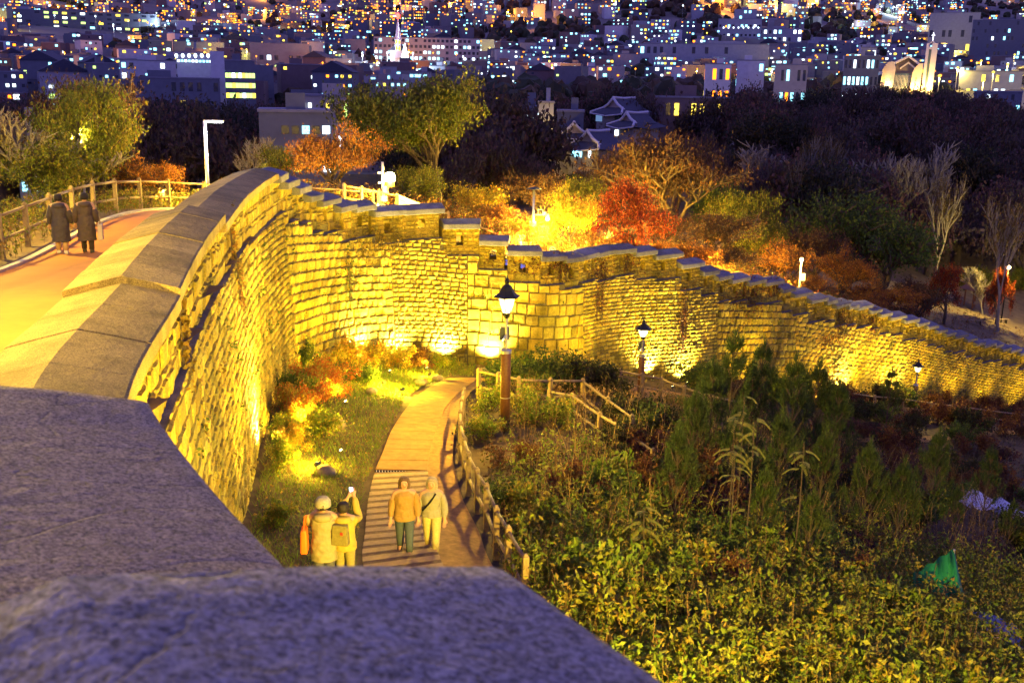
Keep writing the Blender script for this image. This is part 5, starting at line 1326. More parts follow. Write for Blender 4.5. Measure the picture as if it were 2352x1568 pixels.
V = [(x, y, .12*math.sin(x*3+y)+.1*y*.5) for y in np.linspace(-.7, .7, 6) for x in np.linspace(-1.1, 1.1, 9)]
F = [(j*9+i, j*9+i+1, (j+1)*9+i+1, (j+1)*9+i) for j in range(5) for i in range(8)]
o = MB().add(V, F).obj('sheet', mat_plain('blue_tarp', (.09, .11, .25), .6, noise=.2, scale=4), r_, True); sd_ = o.modifiers.new('thick', 'SOLIDIFY'); sd_.thickness = .02
b = P(2235, 1395, 22.5); b[2] = gz(b[0], b[1])+.5; r_ = tag(empty('timber_beam', tuple(b), -.42), 'row of pale wooden planks in front of the tarpaulin', 'planks')
for i in range(5): MB().box((-.8+i*.34, 0, 0), (.31, .16, .07)).obj('plank', mat_plain('pale_plank', (.55, .42, .22), .7), r_, bevel=.01)
for (u, v, w, lab) in [(2205, 1160, 1.5, 'pale roof sheet glimpsed through the dark pines'), (2280, 1180, 1.2, 'second pale roof sheet glimpsed at the right edge')]:
    p = P(u, v, 40); z = gz(p[0], p[1]); r_ = tag(empty('roof_sheet', (p[0], p[1], p[2]), .4), lab, 'roof sheet')
    for i in range(7): MB().tube([(-w+.3*i, -.8, .02), (-w+.3*i, .8, .3)], .06, 6).obj('rib', mat_plain('pale_roof', (.5, .5, .56), .6), r_)
    MB().add([(-w-.1, -.8, 0), (w+.1, -.8, 0), (w+.1, .8, .28), (-w-.1, .8, .28)], [(0, 1, 2, 3)]).obj('sheet', mat_plain('pale_roof', (.5, .5, .56), .6), r_)
    for x in (-w, w): MB().box((x, 0, (z-p[2])/2), (.1, .1, p[2]-z)).obj('post', DARKWOOD, r_)
print('things', time.time()-T0)
# ------------------------------------------------------------------ people
SKIN = mat_plain('skin', (.45, .26, .16), .6); HAIRM = mat_plain('dark_hair', (.02, .015, .012), .6, noise=.3, scale=60, bump=.4)
def skin_body(name, joints, edges, mat, sub=2, parent=None):
    """continuous body grown over a skeleton; joints: name -> (xyz, rx, ry)"""
    keys = list(joints); me = bpy.data.meshes.new(name)
    me.from_pydata([joints[k][0] for k in keys], [(keys.index(a), keys.index(b)) for a, b in edges], [])
    o = link(name, me, parent)
    sm = o.modifiers.new('skin', 'SKIN'); sm.use_smooth_shade = True
    ly = me.skin_vertices[0] if me.skin_vertices else None
    for i, k in enumerate(keys):
        d = me.skin_vertices[0].data[i]; d.radius = joints[k][1:3]; d.use_root = (i == 0)
    s2 = o.modifiers.new('sub', 'SUBSURF'); s2.levels = sub; s2.render_levels = sub
    me.materials.append(mat); return o
def cloth(o, strength, scale):
    nm = 'folds_%d' % int(scale*1000); tx = bpy.data.textures.get(nm) or bpy.data.textures.new(nm, 'CLOUDS'); tx.noise_scale = scale; tx.noise_depth = 2
    d = o.modifiers.new('folds', 'DISPLACE'); d.texture = tx; d.strength = strength; d.mid_level = .5
def loft(rings, k=18):
    """rings: (cx, cy, cz, rx, ry)"""
    t = np.arange(k)*2*math.pi/k
    return [np.stack([c[0]+c[3]*np.cos(t), c[1]+c[4]*np.sin(t), np.full(k, c[2])], 1) for c in rings]
def person(base, rz, label, coat, coatcol, trousers, hair='short', H=1.68, arms=None, stride=.0, coat_len=.5, quilt=0, hood=None, skirt_flare=1.12, shoes=(.04, .035, .03), group=None, haircol=None, beret=None, headtilt=0.0):
    """standing figure facing local -Y; arms: {'L': (elbow, hand), 'R': ...} in local units of H"""
    k = H
    J = {'pelvis': ((0, 0, .53*k), .085*k, .065*k), 'waist': ((0, 0, .61*k), .078*k, .06*k), 'chest': ((0, 0, .72*k), .095*k, .068*k), 'neckb': ((0, .005*k, .815*k), .06*k, .045*k), 'neck': ((0, 0, .85*k), .032*k, .034*k),
         'jaw': ((headtilt*.3, -.012*k, .885*k), .045*k, .052*k), 'head': ((headtilt*.7, -.005*k, .93*k), .056*k, .066*k), 'crown': ((headtilt, .0, .972*k), .042*k, .05*k), 'nose': ((headtilt*.5, -.075*k, .908*k), .010*k, .010*k)}
    E = [('pelvis', 'waist'), ('waist', 'chest'), ('chest', 'neckb'), ('neckb', 'neck'), ('neck', 'jaw'), ('jaw', 'head'), ('head', 'crown'), ('head', 'nose')]
    A = arms or {}
    for s, n in ((1, 'L'), (-1, 'R')):
        el, ha = A.get(n, ((s*.155, .01, .63), (s*.165, -.05, .49)))
        J['sh'+n] = ((s*.115*k, 0, .80*k), .042*k, .042*k); J['el'+n] = (tuple(np.array(el)*k), .03*k, .03*k); J['wr'+n] = (tuple(np.array(ha)*k), .019*k, .021*k)
        d = np.array(ha)-np.array(el); d /= np.linalg.norm(d)
        side_ = np.cross(d, [0, 1.0, 0.2]); side_ /= np.linalg.norm(side_)+1e-9
        pm = np.array(ha)*k+d*.045*k; J['palm'+n] = (tuple(pm), .024*k, .016*k)
        E += [('neckb', 'sh'+n), ('sh'+n, 'el'+n), ('el'+n, 'wr'+n), ('wr'+n, 'palm'+n)]
        curl = np.array([0, -.012*k, -.004*k])
        for f in range(4):
            b = pm+side_*(f-1.5)*.0115*k+d*.018*k; L = (.034, .041, .038, .029)[f]*k
            J['f%d%s' % (f, n)] = (tuple(b), .0062*k, .0062*k); J['g%d%s' % (f, n)] = (tuple(b+d*L*.7+curl*.4), .0055*k, .0055*k); J['h%d%s' % (f, n)] = (tuple(b+d*L*1.15+curl*1.6), .0045*k, .0045*k)
            E += [('palm'+n, 'f%d%s' % (f, n)), ('f%d%s' % (f, n), 'g%d%s' % (f, n)), ('g%d%s' % (f, n), 'h%d%s' % (f, n))]
        tb = pm-d*.012*k+side_*.024*k; J['t0'+n] = (tuple(tb), .0075*k, .0075*k); J['t1'+n] = (tuple(tb+d*.026*k+side_*.012*k+curl*.6), .006*k, .006*k); E += [('palm'+n, 't0'+n), ('t0'+n, 't1'+n)]
        yo = -s*stride
        J['hip'+n] = ((s*.055*k, 0, .49*k), .06*k, .062*k); J['kn'+n] = ((s*.06*k, yo*.45*k-.012*k, .275*k), .04*k, .042*k); J['an'+n] = ((s*.06*k, yo*k+.01*k, .055*k), .024*k, .028*k); J['to'+n] = ((s*.068*k, yo*k-.10*k, .02*k), .024*k, .016*k)
        E += [('pelvis', 'hip'+n), ('hip'+n, 'kn'+n), ('kn'+n, 'an'+n), ('an'+n, 'to'+n)]
    body = skin_body('person', J, E, SKIN); body.location = tuple(base); body.rotation_euler = (0, 0, rz); tag(body, label, 'person', group)
    # coat: lofted trunk with sleeves
    cm = mat_plain(coat, coatcol, .75, noise=.12, scale=16, bump=.35)
    zb = coat_len*k; rings = []
    n = 14
    for i in range(n+1):
        z = zb+(.835*k-zb)*i/n; f = z/k
        rx = np.interp(f, [.2, .5, .62, .72, .79, .82, .84], [.135*skirt_flare, .125*skirt_flare, .118, .135, .135, .09, .055])*k; ry = np.interp(f, [.2, .5, .62, .72, .79, .82, .84], [.115*skirt_flare, .105*skirt_flare, .098, .105, .09, .07, .05])*k
        q = 1+.035*math.cos(i*math.pi) if quilt else 1.0
        rings.append((0, .004*k, z, rx*q, ry*q))
    rings.insert(0, (0, .004*k, zb+.004, rings[0][3]*.9, rings[0][4]*.9))
    mb = MB().rings(loft(rings))
    for nn in ('L', 'R'):
        a, b, c = (np.array(J[q+nn][0]) for q in ('sh', 'el', 'wr'))
        pts = [a*.9+np.array([0, 0, .004*k]), a, a*.5+b*.5, b, b*.5+c*.5, c]; rr = np.array([.05, .06, .053, .047, .042, .036])*k*(1.12 if quilt else 1)
        mb.tube(pts, rr, 12)
    o = mb.obj('coat', cm, body, True); s2 = o.modifiers.new('sub', 'SUBSURF'); s2.levels = 2; s2.render_levels = 2; cloth(o, .035, .10)
    tm = mat_plain('trousers_%02d' % int(trousers[0]*100+trousers[2]*37), trousers, .8, noise=.15, scale=20, bump=.2)
    for nn in ('L', 'R'):
        a, b, c = (np.array(J[q+nn][0]) for q in ('hip', 'kn', 'an'))
        MB().tube([a+[0, 0, .05*k], a, a*.5+b*.5, b, b*.5+c*.5, c+[0, 0, .0]], np.array([.07, .074, .062, .052, .046, .04])*k, 12).obj('trouser_leg', tm, body, True)
        t = np.array(J['to'+nn][0]); an = np.array(J['an'+nn][0])
        MB().rings([np.array([[an[0]+x*.03*k, an[1]+.035*k, .0*k+z] for x, z in ((-1, 0), (1, 0), (1, .06*k), (-1, .06*k))]), np.array([[an[0]+x*.036*k, an[1]-.05*k, z] for x, z in ((-1, 0), (1, 0), (.9, .05*k), (-.9, .05*k))]), np.array([[t[0]+x*.03*k, t[1]-.02*k, z] for x, z in ((-1, 0), (1, 0), (.8, .025*k), (-.8, .025*k))])]).obj('shoe', mat_plain('shoe_%d' % int(shoes[0]*1000), shoes, .6), body, bevel=.01)
    # face: eyes, mouth, ears
    hx = headtilt
    for s in (-1, 1):
        MB().lathe((hx*.6+s*.022*k, -.062*k, .925*k), [(.001, -.005*k), (.006*k, 0), (.001, .005*k)], 8).obj('eye', mat_plain('eye', (.03, .025, .02), .3), body)
        MB().lathe((hx*.6+s*.060*k, .0, .915*k), [(.002, -.016*k), (.011*k, -.006*k), (.012*k, .008*k), (.003, .018*k)], 8, .5).obj('ear', SKIN, body)
    MB().box((hx*.4, -.060*k, .888*k), (.03*k, .008*k, .006*k)).obj('mouth', mat_plain('lips', (.3, .1, .08), .5), body)
    hm = HAIRM if haircol is None else mat_plain('hair_%d' % int(haircol[0]*1000), haircol, .6, noise=.3, scale=60, bump=.4)
    prof = [(.03*k, .995*k), (.052*k, .985*k), (.066*k, .96*k), (.072*k, .93*k), (.070*k, .90*k), (.058*k, .875*k)] if hair == 'short' else [(.03*k, .998*k), (.055*k, .985*k), (.07*k, .955*k), (.076*k, .92*k), (.076*k, .88*k), (.074*k, .83*k), (.066*k, .78*k), (.04*k, .755*k)]
    t = np.arange(16)*2*math.pi/16; R_ = []
    for r, z in prof:
        f = .5+.5*np.sin(t); ry = np.where(np.sin(t) < 0, r*(.55 if z < .955*k else .95), r*1.12)
        R_.append(np.stack([hx*.8+r*np.cos(t), .012*k+ry*np.sin(t), np.full(16, z)], 1))
    ho = MB().rings(R_).obj('hair', hm, body, True); hs = ho.modifiers.new('sub', 'SUBSURF'); hs.levels = 2; hs.render_levels = 2; cloth(ho, .022, .03)
    if hood:
        MB().lathe((hx*.5, .055*k, .80*k), [(.02*k, -.05*k), (.085*k, -.035*k), (.105*k, .0), (.09*k, .035*k), (.05*k, .045*k)], 14, 1.0, .72).obj('hood', cm, body, True)
    return body
def feet(u, v, fn=outer_z): return G(u, v, fn)
# two people photographing the wall, seen from behind (facing away from the viewer)
p1 = G(741, 1143, outer_z, 1.74, y0=8); h1 = 1.74/1.02
p2 = G(789, 1152, outer_z, 1.66, y0=8); h2 = 1.66
print('photographers', p1, h1, p2, h2)
h1 = min(max(h1, 1.55), 1.82); h2 = min(max(h2, 1.5), 1.78)
A_ = person(p1, math.pi+.1, 'person in a long cream padded coat and pale beanie beside the steps', 'cream_padded_coat', (.3, .25, .13), (.1, .1, .12), H=h1, coat_len=.3, quilt=1, arms={'L': ((.17, -.1, .66), (.1, -.22, .76)), 'R': ((-.17, .0, .64), (-.15, -.08, .52))}, hood=True)
MB().lathe((0, .006, 0), [(.02*h1, 1.02*h1), (.06*h1, 1.005*h1), (.084*h1, .97*h1), (.088*h1, .925*h1), (.084*h1, .905*h1)], 16).obj('beanie', mat_plain('pale_beanie', (.34, .31, .24), .9, noise=.2, scale=30, bump=.5), A_, True)
B_ = person(p2, math.pi-.15, 'person in a yellow jacket and olive backpack holding up a phone', 'yellow_jacket', (.38, .28, .05), (.26, .22, .08), H=h2, coat_len=.44, arms={'R': ((-.13, -.13, .74), (-.05, -.22, .97)), 'L': ((.15, -.1, .70), (.02, -.21, .95))}, hood=True, headtilt=.0)
HB = h2
MB().box((0, .135*HB, .66*HB), (.2*HB, .1*HB, .24*HB), taper=.85).obj('backpack', mat_plain('olive_backpack', (.2, .17, .05), .8, noise=.2, scale=18, bump=.3), B_, bevel=.03)
MB().box((-.03*HB, .187*HB, .69*HB), (.03*HB, .012, .035*HB)).obj('backpack_badge', mat_plain('red_badge', (.6, .04, .02), .6), B_, bevel=.005)
for s in (-1, 1): MB().tube([(s*.07*HB, .09*HB, .80*HB), (s*.085*HB, -.02*HB, .83*HB), (s*.085*HB, -.11*HB, .74*HB), (s*.085*HB, .06*HB, .57*HB)], .014*HB, 6).obj('strap', BLACKIRON, B_)
# phone held up by the second person
bpy.context.view_layer.update()
M_ = Matrix.Translation(Vector(p2))@Matrix.Rotation(math.pi-.15, 4, 'Z')
ph = tag(empty('phone', M_@Vector((-.015*HB, -.235*HB, 1.03*HB)), math.pi-.15), 'glowing phone held up between the two photographers', 'phone')
ph.rotation_euler = (math.radians(-14), 0, math.pi-.15)
MB().box((0, 0, 0), (.078, .009, .158)).obj('phone_body', BLACKIRON, ph, bevel=.006)
MB().add([(-.035, .0056, -.072), (.035, .0056, -.072), (.035, .0056, .072), (-.035, .0056, .072)], [(0, 1, 2, 3)]).obj('screen', mat_emit('phone_screen', (.62, .72, 1.0), 3.0), ph)
for i in range(3): MB().box((-.02+i*.02, .0066, .062), (.01, .001, .006)).obj('screen_icon', BLACKIRON, ph)
# orange shoulder bag of the first person
Mb = Matrix.Translation(Vector(p1))@Matrix.Rotation(math.pi+.1, 4, 'Z')
bag = tag(empty('shoulder_bag', Mb@Vector((.2*h1, .05*h1, .52*h1)), math.pi+.1), 'orange shoulder bag hanging at the left of the cream coat', 'bag')
MB().box((0, 0, .05), (.14, .34, .46), taper=.78).obj('bag_body', mat_plain('orange_bag', (.75, .16, .015), .45, noise=.1, scale=8), bag, bevel=.035)
MB().tube([(0, .1, .27), (-.02, .03, .52), (-.06, -.06, .5), (0, -.1, .27)], .014, 6).obj('bag_strap', mat_plain('orange_bag', (.7, .2, .02), .5), bag)
# two walkers coming up the steps
for (u, v, lab, kw) in [(930, 1282, 'walker in an ochre jacket and jeans on the path steps', dict(coat='ochre_jacket', coatcol=(.3, .18, .05), trousers=(.06, .08, .12), hair='long', haircol=(.12, .07, .03), coat_len=.45)), (992, 1278, 'walker in a grey jacket and cream trousers on the path steps', dict(coat='grey_jacket', coatcol=(.26, .24, .17), trousers=(.42, .35, .15), hair='long', haircol=(.3, .25, .15), coat_len=.5))]:
    p = G(u, v, outer_z); p[2] += .08
    w_ = person(p, .08 if u < 950 else -.06, lab, kw.pop('coat'), kw.pop('coatcol'), kw.pop('trousers'), H=1.66, stride=.10, **kw)
    if u > 950: MB().tube([(.1, -.12, 1.36), (.0, -.17, 1.2), (-.17, -.12, .98)], .02, 6).obj('bag_strap', BLACKIRON, w_)
# couple strolling on the orange path in long padded coats
for (u, v, Y, vt, lab, kw) in [(146, 600, 25.0, 456, 'walker in a long dark padded coat and white shoes on the orange path', dict(coat='dark_padded_coat', coatcol=(.06, .05, .055), trousers=(.45, .3, .16), shoes=(.6, .55, .45))), (205, 598, 25.0, 463, 'walker in a long brown padded coat with a shopping bag on the orange path', dict(coat='brown_padded_coat', coatcol=(.075, .055, .045), trousers=(.04, .03, .03)))]:
    p = P(u, v, Y); p[2] = gz(p[0], p[1])+.04; hh = P(u, vt, Y)[2]-p[2]; print('stroller', p, hh)
    w_ = person(p, math.pi+.35, lab, kw.pop('coat'), kw.pop('coatcol'), kw.pop('trousers'), H=min(1.85, max(1.5, hh)), coat_len=.2, quilt=1, hood=True, stride=.05, hair='short', **kw)
    if u > 180:
        sb = tag(empty('shopping_bag', tuple(p+np.array([.34, .02, .52])), .3), 'pale tote bag carried by the walker in the brown coat', 'bag')
        MB().box((0, 0, 0), (.12, .3, .4), taper=.92).obj('bag_body', mat_plain('pale_bag', (.5, .42, .3), .7), sb, bevel=.02); MB().tube([(0, -.08, .2), (0, -.03, .38), (0, .03, .38), (0, .08, .2)], .01, 5).obj('handle', WOOD, sb)
print('people', time.time()-T0)
# ------------------------------------------------------------------ the town on the far slope
WCOL = {'cyan': ((.28, .78, 1.0), 2.4), 'white': ((.72, .9, 1.0), 3.4), 'yellow': ((1.0, .70, .08), 2.0), 'orange': ((1.0, .24, .01), 3.2), 'lime': ((.65, 1.0, .25), 1.5), 'dim': ((.2, .35, .7), .5)}
WM = {k: mat_emit('lit_window_'+k, c, s*.5) for k, (c, s) in WCOL.items()}
DARKWIN = mat_plain('dark_window', (.02, .025, .04), .2, spec=.6)
_wm = {}
def wmesh(kind):
    if kind not in _wm: _wm[kind] = MB().box((0, 0, 0), (1, .12, 1)).mesh('window', WM.get(kind, DARKWIN))
    return _wm[kind]
WALLC = [('pale grey', (.30, .31, .36)), ('white', (.5, .5, .55)), ('brick red', (.15, .11, .12)), ('beige', (.26, .24, .24)), ('slate grey', (.13, .14, .18)), ('cream', (.36, .33, .31))]
WALLM = [mat_plain('town_wall_'+n.replace(' ', '_'), c, .85, noise=.12, scale=.6) for n, c in WALLC]
ROOFM = mat_plain('town_roof', (.2, .2, .25), .8, noise=.2, scale=.5); TILE = mat_plain('dark_roof_tile', (.045, .048, .075), .7, noise=.2, scale=2)
ROOFW = mat_plain('pale_roof_trim', (.5, .49, .54), .7)
def win(root, x, y, z, w, h, kind, rz=0):
    o = link('window', wmesh(kind), root, (x, y, z)); o.scale = (w, 1, h)
    if rz: o.rotation_euler = (0, 0, rz)
    return o
def pick(u, far=False):
    r = random.random()
    if far and r < (.34 if u < 1100 else .2): return 'orange'
    if u < 1000: return 'cyan' if r < .42 else 'white' if r < .55 else 'yellow' if r < .74 else 'orange' if r < .93 else 'lime'
    return 'cyan' if r < .52 else 'white' if r < .70 else 'yellow' if r < .84 else 'orange' if r < .96 else 'lime'
def house(name, label, x, y, z0, w, d, h, rz, wm, cat='building', group=None, roof='flat', nx=0, nz=0, lit=.5, kinds=None, ww=None, wh=None, rows=None, side_win=True, u=1200, margin=.9, extra_dark=.3, base_drop=4):
    root = tag(empty(name, (x, y, z0), rz), label, cat, group)
    MB().box((0, 0, (h-base_drop)/2), (w, d, h+base_drop)).obj('wall', wm, root)
    if roof == 'flat':
        MB().box((0, 0, h+.18), (w+.3, d+.3, .36)).obj('roof', ROOFM, root)
        if random.random() < .7: MB().box((random.uniform(-.25, .25)*w, random.uniform(-.2, .2)*d, h+1.3), (w*.28, d*.3, 2.1)).obj('roof_hut', wm, root)
    elif roof == 'none': pass
    else:
        MB().prism([(-w/2-.5, h), (w/2+.5, h), (0, h+w*.26)], -d/2-.5, d/2+.5).obj('roof', TILE, root)
    if nx and nz:
        ww = ww or w/nx*.52; wh = wh or h/nz*.48
        for i in range(nx):
            for j in range(nz):
                if rows is not None and j not in rows: continue
                r = random.random(); X = -w/2+w*(i+.5)/nx+(random.uniform(-.2, .2)*w/nx if group else 0); Z = h*(j+.55)/nz
                if r < lit: win(root, X, -d/2-.03, Z, ww, wh, random.choice(kinds) if kinds else pick(u))
                elif r < lit+extra_dark: win(root, X, -d/2-.03, Z, ww, wh, 'dark')
        if side_win and d > 5:
            s = 1 if x < 0 else -1
            for j in range(nz):
                if rows is not None and j not in rows: continue
                if random.random() < lit*.8: win(root, s*(w/2+.03), random.uniform(-.3, .3)*d, h*(j+.55)/nz, min(ww, 1.8), wh, random.choice(kinds) if kinds else pick(u), math.pi/2)
    return root
def face(x, y): return -math.atan2(x, y)
def house_px(name, label, u0, u1, v0, v1, Y, depth, wm, rz=0.0, **kw):
    c = P((u0+u1)/2, v1, Y); t = P((u0+u1)/2, v0, Y); w = (u1-u0)*Y/FOC/math.cos(rz) if rz else (u1-u0)*Y/FOC
    g = float(inner_z(c[0], c[1])[0]); z0 = min(c[2], g+2)
    return house(name, label, c[0], c[1]+depth/2, z0, w, depth, t[2]-z0, face(c[0], c[1])+rz, wm, u=(u0+u1)/2, **kw)
PALE, WHT, BRK, BEI, SLT, CRM = WALLM
TAKEN = []
def lm(*a, **k):
    TAKEN.append((a[2], a[3], a[4], a[5], a[6])); return house_px(*a, **k)
lm('office_building', 'glass office block with three bands of lit floors at the left', 508, 572, 140, 218, 330, 14, SLT, nx=9, nz=5, rows=(1, 2, 3), lit=1.0, kinds=['lime', 'white', 'yellow', 'lime'], side_win=False, roof='flat', ww=.95, wh=1.5)
lm('stair_tower', 'white windowless tower beside the glass office block', 480, 510, 118, 222, 328, 8, WHT, roof='none')
lm('school_building', 'white building with a row of bright roof lamps left of the white tower', 398, 482, 126, 168, 400, 14, WHT, nx=11, nz=3, rows=(0, 2), lit=.95, kinds=['white', 'cyan'], side_win=False, ww=.9, wh=.8)
lm('low_hall', 'low white hall under the glass office block', 270, 400, 140, 188, 420, 14, WHT, nx=8, nz=3, lit=.25, kinds=['cyan', 'white'])
lm('long_hall', 'long low hall with a dark red band before the white tower', 300, 480, 180, 224, 310, 16, SLT, nx=10, nz=2, lit=.15, kinds=['dim', 'yellow'])
lm('gallery_building', 'grey building with one bright window behind the orange tree', 576, 735, 258, 340, 128, 12, SLT, nx=7, nz=2, ww=.9, wh=1.0, lit=.22, kinds=['white', 'cyan', 'yellow'], roof='flat')
lm('library_building', 'long cream building with lit windows and a dark tiled roof left of the olive tree', 680, 850, 222, 268, 188, 14, CRM, nx=13, nz=2, lit=.55, kinds=['yellow', 'white', 'lime'], roof='gable2' if False else 'flat', extra_dark=.4)
lm('dormitory_building', 'long dark block with scattered lit windows at the top left', 50, 340, 28, 80, 920, 16, SLT, nx=16, nz=5, lit=.35, kinds=['cyan', 'white', 'lime', 'yellow'])
lm('auditorium', 'pale auditorium with a glowing glass front', 572, 700, 100, 155, 600, 18, BEI, nx=8, nz=3, rows=(0, 1), lit=.45, kinds=['lime', 'white', 'yellow'])
lm('high_school', 'long pale four-storey school behind the church spire', 862, 1096, 88, 142, 780, 18, PALE, nx=24, nz=4, lit=.28, kinds=['cyan', 'white'], extra_dark=.6, ww=2.0)
lm('hospital_building', 'large pale block with a row of bright roof lamps under the hill', 1655, 1748, 44, 98, 960, 18, PALE, nx=10, nz=5, rows=(0, 1, 3), lit=.45, kinds=['white', 'cyan'], extra_dark=.5)
lm('hospital_tower', 'pale tower stepping up from the block with roof lamps', 1690, 1738, 22, 60, 985, 14, PALE, nx=5, nz=4, lit=.15, kinds=['cyan'])
lm('hospital_wing', 'pale wing right of the block with roof lamps', 1748, 1842, 66, 100, 960, 16, PALE, nx=9, nz=2, lit=.5, kinds=['cyan', 'white'])
lm('terrace_block', 'long low pale terrace block under the hospital', 1478, 1760, 102, 130, 720, 14, PALE, nx=20, nz=2, lit=.12, kinds=['cyan'])
lm('cube_house', 'white cube building at the edge of the wood', 1700, 1760, 140, 188, 420, 12, WHT, nx=4, nz=3, lit=.15, kinds=['cyan'])
lm('gabled_market', 'white building with lit shopfront at the edge of the wood', 1625, 1682, 148, 186, 400, 10, WHT, nx=4, nz=2, lit=.5, kinds=['yellow', 'orange'])
lm('crenel_house', 'pale house with slotted parapet right of the white cube', 1790, 1860, 150, 186, 390, 12, CRM, nx=6, nz=2, lit=.3, kinds=['orange', 'cyan'])
lm('bright_block', 'block with brightly lit cyan glass right of the slotted house', 1950, 2025, 130, 178, 420, 12, SLT, nx=8, nz=3, lit=.55, kinds=['cyan', 'white'])
lm('narrow_block', 'narrow pale tower block behind the bright glass block', 1985, 2018, 110, 150, 470, 10, PALE, nx=3, nz=4, lit=.1)
lm('apartment_block', 'grey apartment block with lit windows at the right edge below the road', 2262, 2360, 212, 282, 290, 14, SLT, nx=8, nz=4, lit=.4, kinds=['cyan', 'white', 'cyan'])
lm('office_slab', 'dark office slab at the upper right edge', 2250, 2360, 46, 105, 800, 20, SLT, nx=14, nz=6, lit=.06, kinds=['cyan', 'white'])
lm('hill_school', 'pale school with white side wing below the upper right hill', 2148, 2250, 30, 70, 900, 16, PALE, nx=8, nz=3, lit=.2, kinds=['white', 'yellow'])
lm('corner_house', 'house with cold lit windows at the left edge', -10, 72, 316, 362, 85, 8, SLT, nx=4, nz=2, rows=(0,), lit=.9, kinds=['cyan', 'white'])
lm('elevator_tower', 'narrow concrete tower lit yellow on its lower side right of the olive tree', 1236, 1270, 238, 352, 158, 5, PALE, nx=1, nz=5, lit=.05, roof='flat', kinds=['dim'])
lm('flat_block', 'dim flat-roofed block with two lit windows left of the concrete tower', 1172, 1240, 248, 340, 162, 8, SLT, nx=3, nz=3, lit=.4, kinds=['cyan', 'white'])
lm('flat_house', 'dark flat-roofed house right of the concrete tower', 1283, 1342, 258, 300, 172, 8, SLT, nx=2, nz=1, lit=.1)
lm('yellow_window_house', 'long dark house with two yellow windows behind the tiled roofs', 1520, 1690, 226, 276, 192, 12, BRK, nx=9, nz=2, rows=(1,), lit=.2, kinds=['yellow'], roof='flat')
lm('right_terrace', 'row of stepped houses with cold lights at the right edge', 2225, 2352, 165, 210, 380, 12, PALE, nx=9, nz=3, lit=.4, kinds=['cyan', 'yellow', 'white'])
# roof lamps rows
def lamp_row(u0, u1, v, Y, n, kind, where):
    for i in range(n):
        p = P(u0+(u1-u0)*i/(n-1), v, Y); o = link('roof_lamp', MB().lathe((0, 0, 0), [(.1, -.9), (.5, -.5), (.62, 0), (.5, .5), (.1, .75)], 8).mesh('roof_lamp', WM[kind]), None, tuple(p)); tag(o, ['first', 'second', 'third', 'fourth', 'fifth', 'sixth', 'seventh', 'eighth'][i]+' round white lamp from the left on the roof of '+where, 'lamp', 'roof lamp rows')
lamp_row(405, 478, 128, 392, 6, 'white', 'the white school'); lamp_row(1662, 1742, 64, 945, 8, 'white', 'the hospital')
# tiled-roof houses in the wood
def hanok(name, label, cx, cy, z0, w, d, h, rz, wins):
    root = tag(empty(name, (cx, cy, z0), rz), label, 'house')
    MB().box((0, 0, h/2-2), (w, d, h+4)).obj('wall', BEI, root)
    ov = .9; rh = d*.26
    # hipped skirt with a gable on top (the gable looks at the viewer)
    a = [(-w/2-ov, -d/2-ov), (w/2+ov, -d/2-ov), (w/2+ov, d/2+ov), (-w/2-ov, d/2+ov)]; k = .58
    V = [(x, y, h+(.35 if i in (0, 1, 2, 3) else 0)) for i, (x, y) in enumerate(a)]+[(x*k, y*k, h+rh*.75) for x, y in a]
    V += [(0, -d/2-ov, h-.05), (0, d/2+ov, h-.05), (-w/2-ov, 0, h-.05), (w/2+ov, 0, h-.05)]
    rf = MB().add(V, [(0, 8, 5, 4), (8, 1, 5), (1, 11, 6, 5), (11, 2, 6), (2, 9, 7, 6), (9, 3, 7), (3, 10, 4, 7), (10, 0, 4)]).obj('roof', TILE, root)
    gy = (d/2+ov)*k; gx = (w/2+ov)*k; gz_ = h+rh*.7; top = h+rh*.7+gx*.6
    MB().prism([(-gx, gz_), (gx, gz_), (0, top)], -gy+.25, gy-.25).obj('gable', mat_plain('gable_plaster', (.3, .25, .26), .8), root)
    up = MB()
    for s in (-1, 1):
        A = np.array([s*(gx+.5), gz_-.2]); B = np.array([0, top+.25])
        up.add([(A[0], -gy, A[1]), (B[0], -gy, B[1]), (B[0], gy, B[1]), (A[0], gy, A[1])]+[(A[0], -gy, A[1]-.25), (B[0], -gy, B[1]-.25), (B[0], gy, B[1]-.25), (A[0], gy, A[1]-.25)], [(0, 1, 2, 3), (7, 6, 5, 4), (0, 4, 5, 1), (3, 2, 6, 7), (0, 3, 7, 4)])
    up.obj('upper_roof', TILE, root)
    for s in (-1, 1):
        for y in (-gy-.12,):
            MB().tube([(s*(gx+.55), y, gz_-.3), (s*gx*.5, y, (gz_+top)/2-.08), (0, y, top+.3)], .24, 6).obj('gable_trim', ROOFW, root)
    MB().tube([(0, -gy-.2, top+.4), (0, 0, top+.25), (0, gy+.2, top+.4)], .26, 6).obj('ridge', ROOFW, root)
    for (s, q) in ((-1, -1), (1, -1)): MB().tube([(s*(w/2+ov), q*(d/2+ov), h+.5), (s*gx, q*gy, gz_+.1)], .2, 6).obj('hip_ridge', ROOFW, root)
    MB().tube([(-w/2-ov, -d/2-ov, h+.3), (0, -d/2-ov, h-.1), (w/2+ov, -d/2-ov, h+.3)], .12, 5).obj('eave_trim', ROOFW, root)
    for (x, z, ww, wh, kd) in wins: win(root, x, -d/2-.05, z, ww, wh, kd)
    return root
def hk(label, uc, vb, Y, w, d, h, rz, wins):
    c = P(uc, vb, Y); return hanok('tiled_house', label, c[0], c[1]+d/2, c[2], w, d, h, face(c[0], c[1])+rz, wins)
hk('upper tiled-roof house with a white gable in the wood', 1435, 300, 185, 6.6, 7.2, 2.6, -.8, [(-2.6, 2.0, 1.6, 1.1, 'dim'), (2.4, 2, 1.6, 1.1, 'dark')])
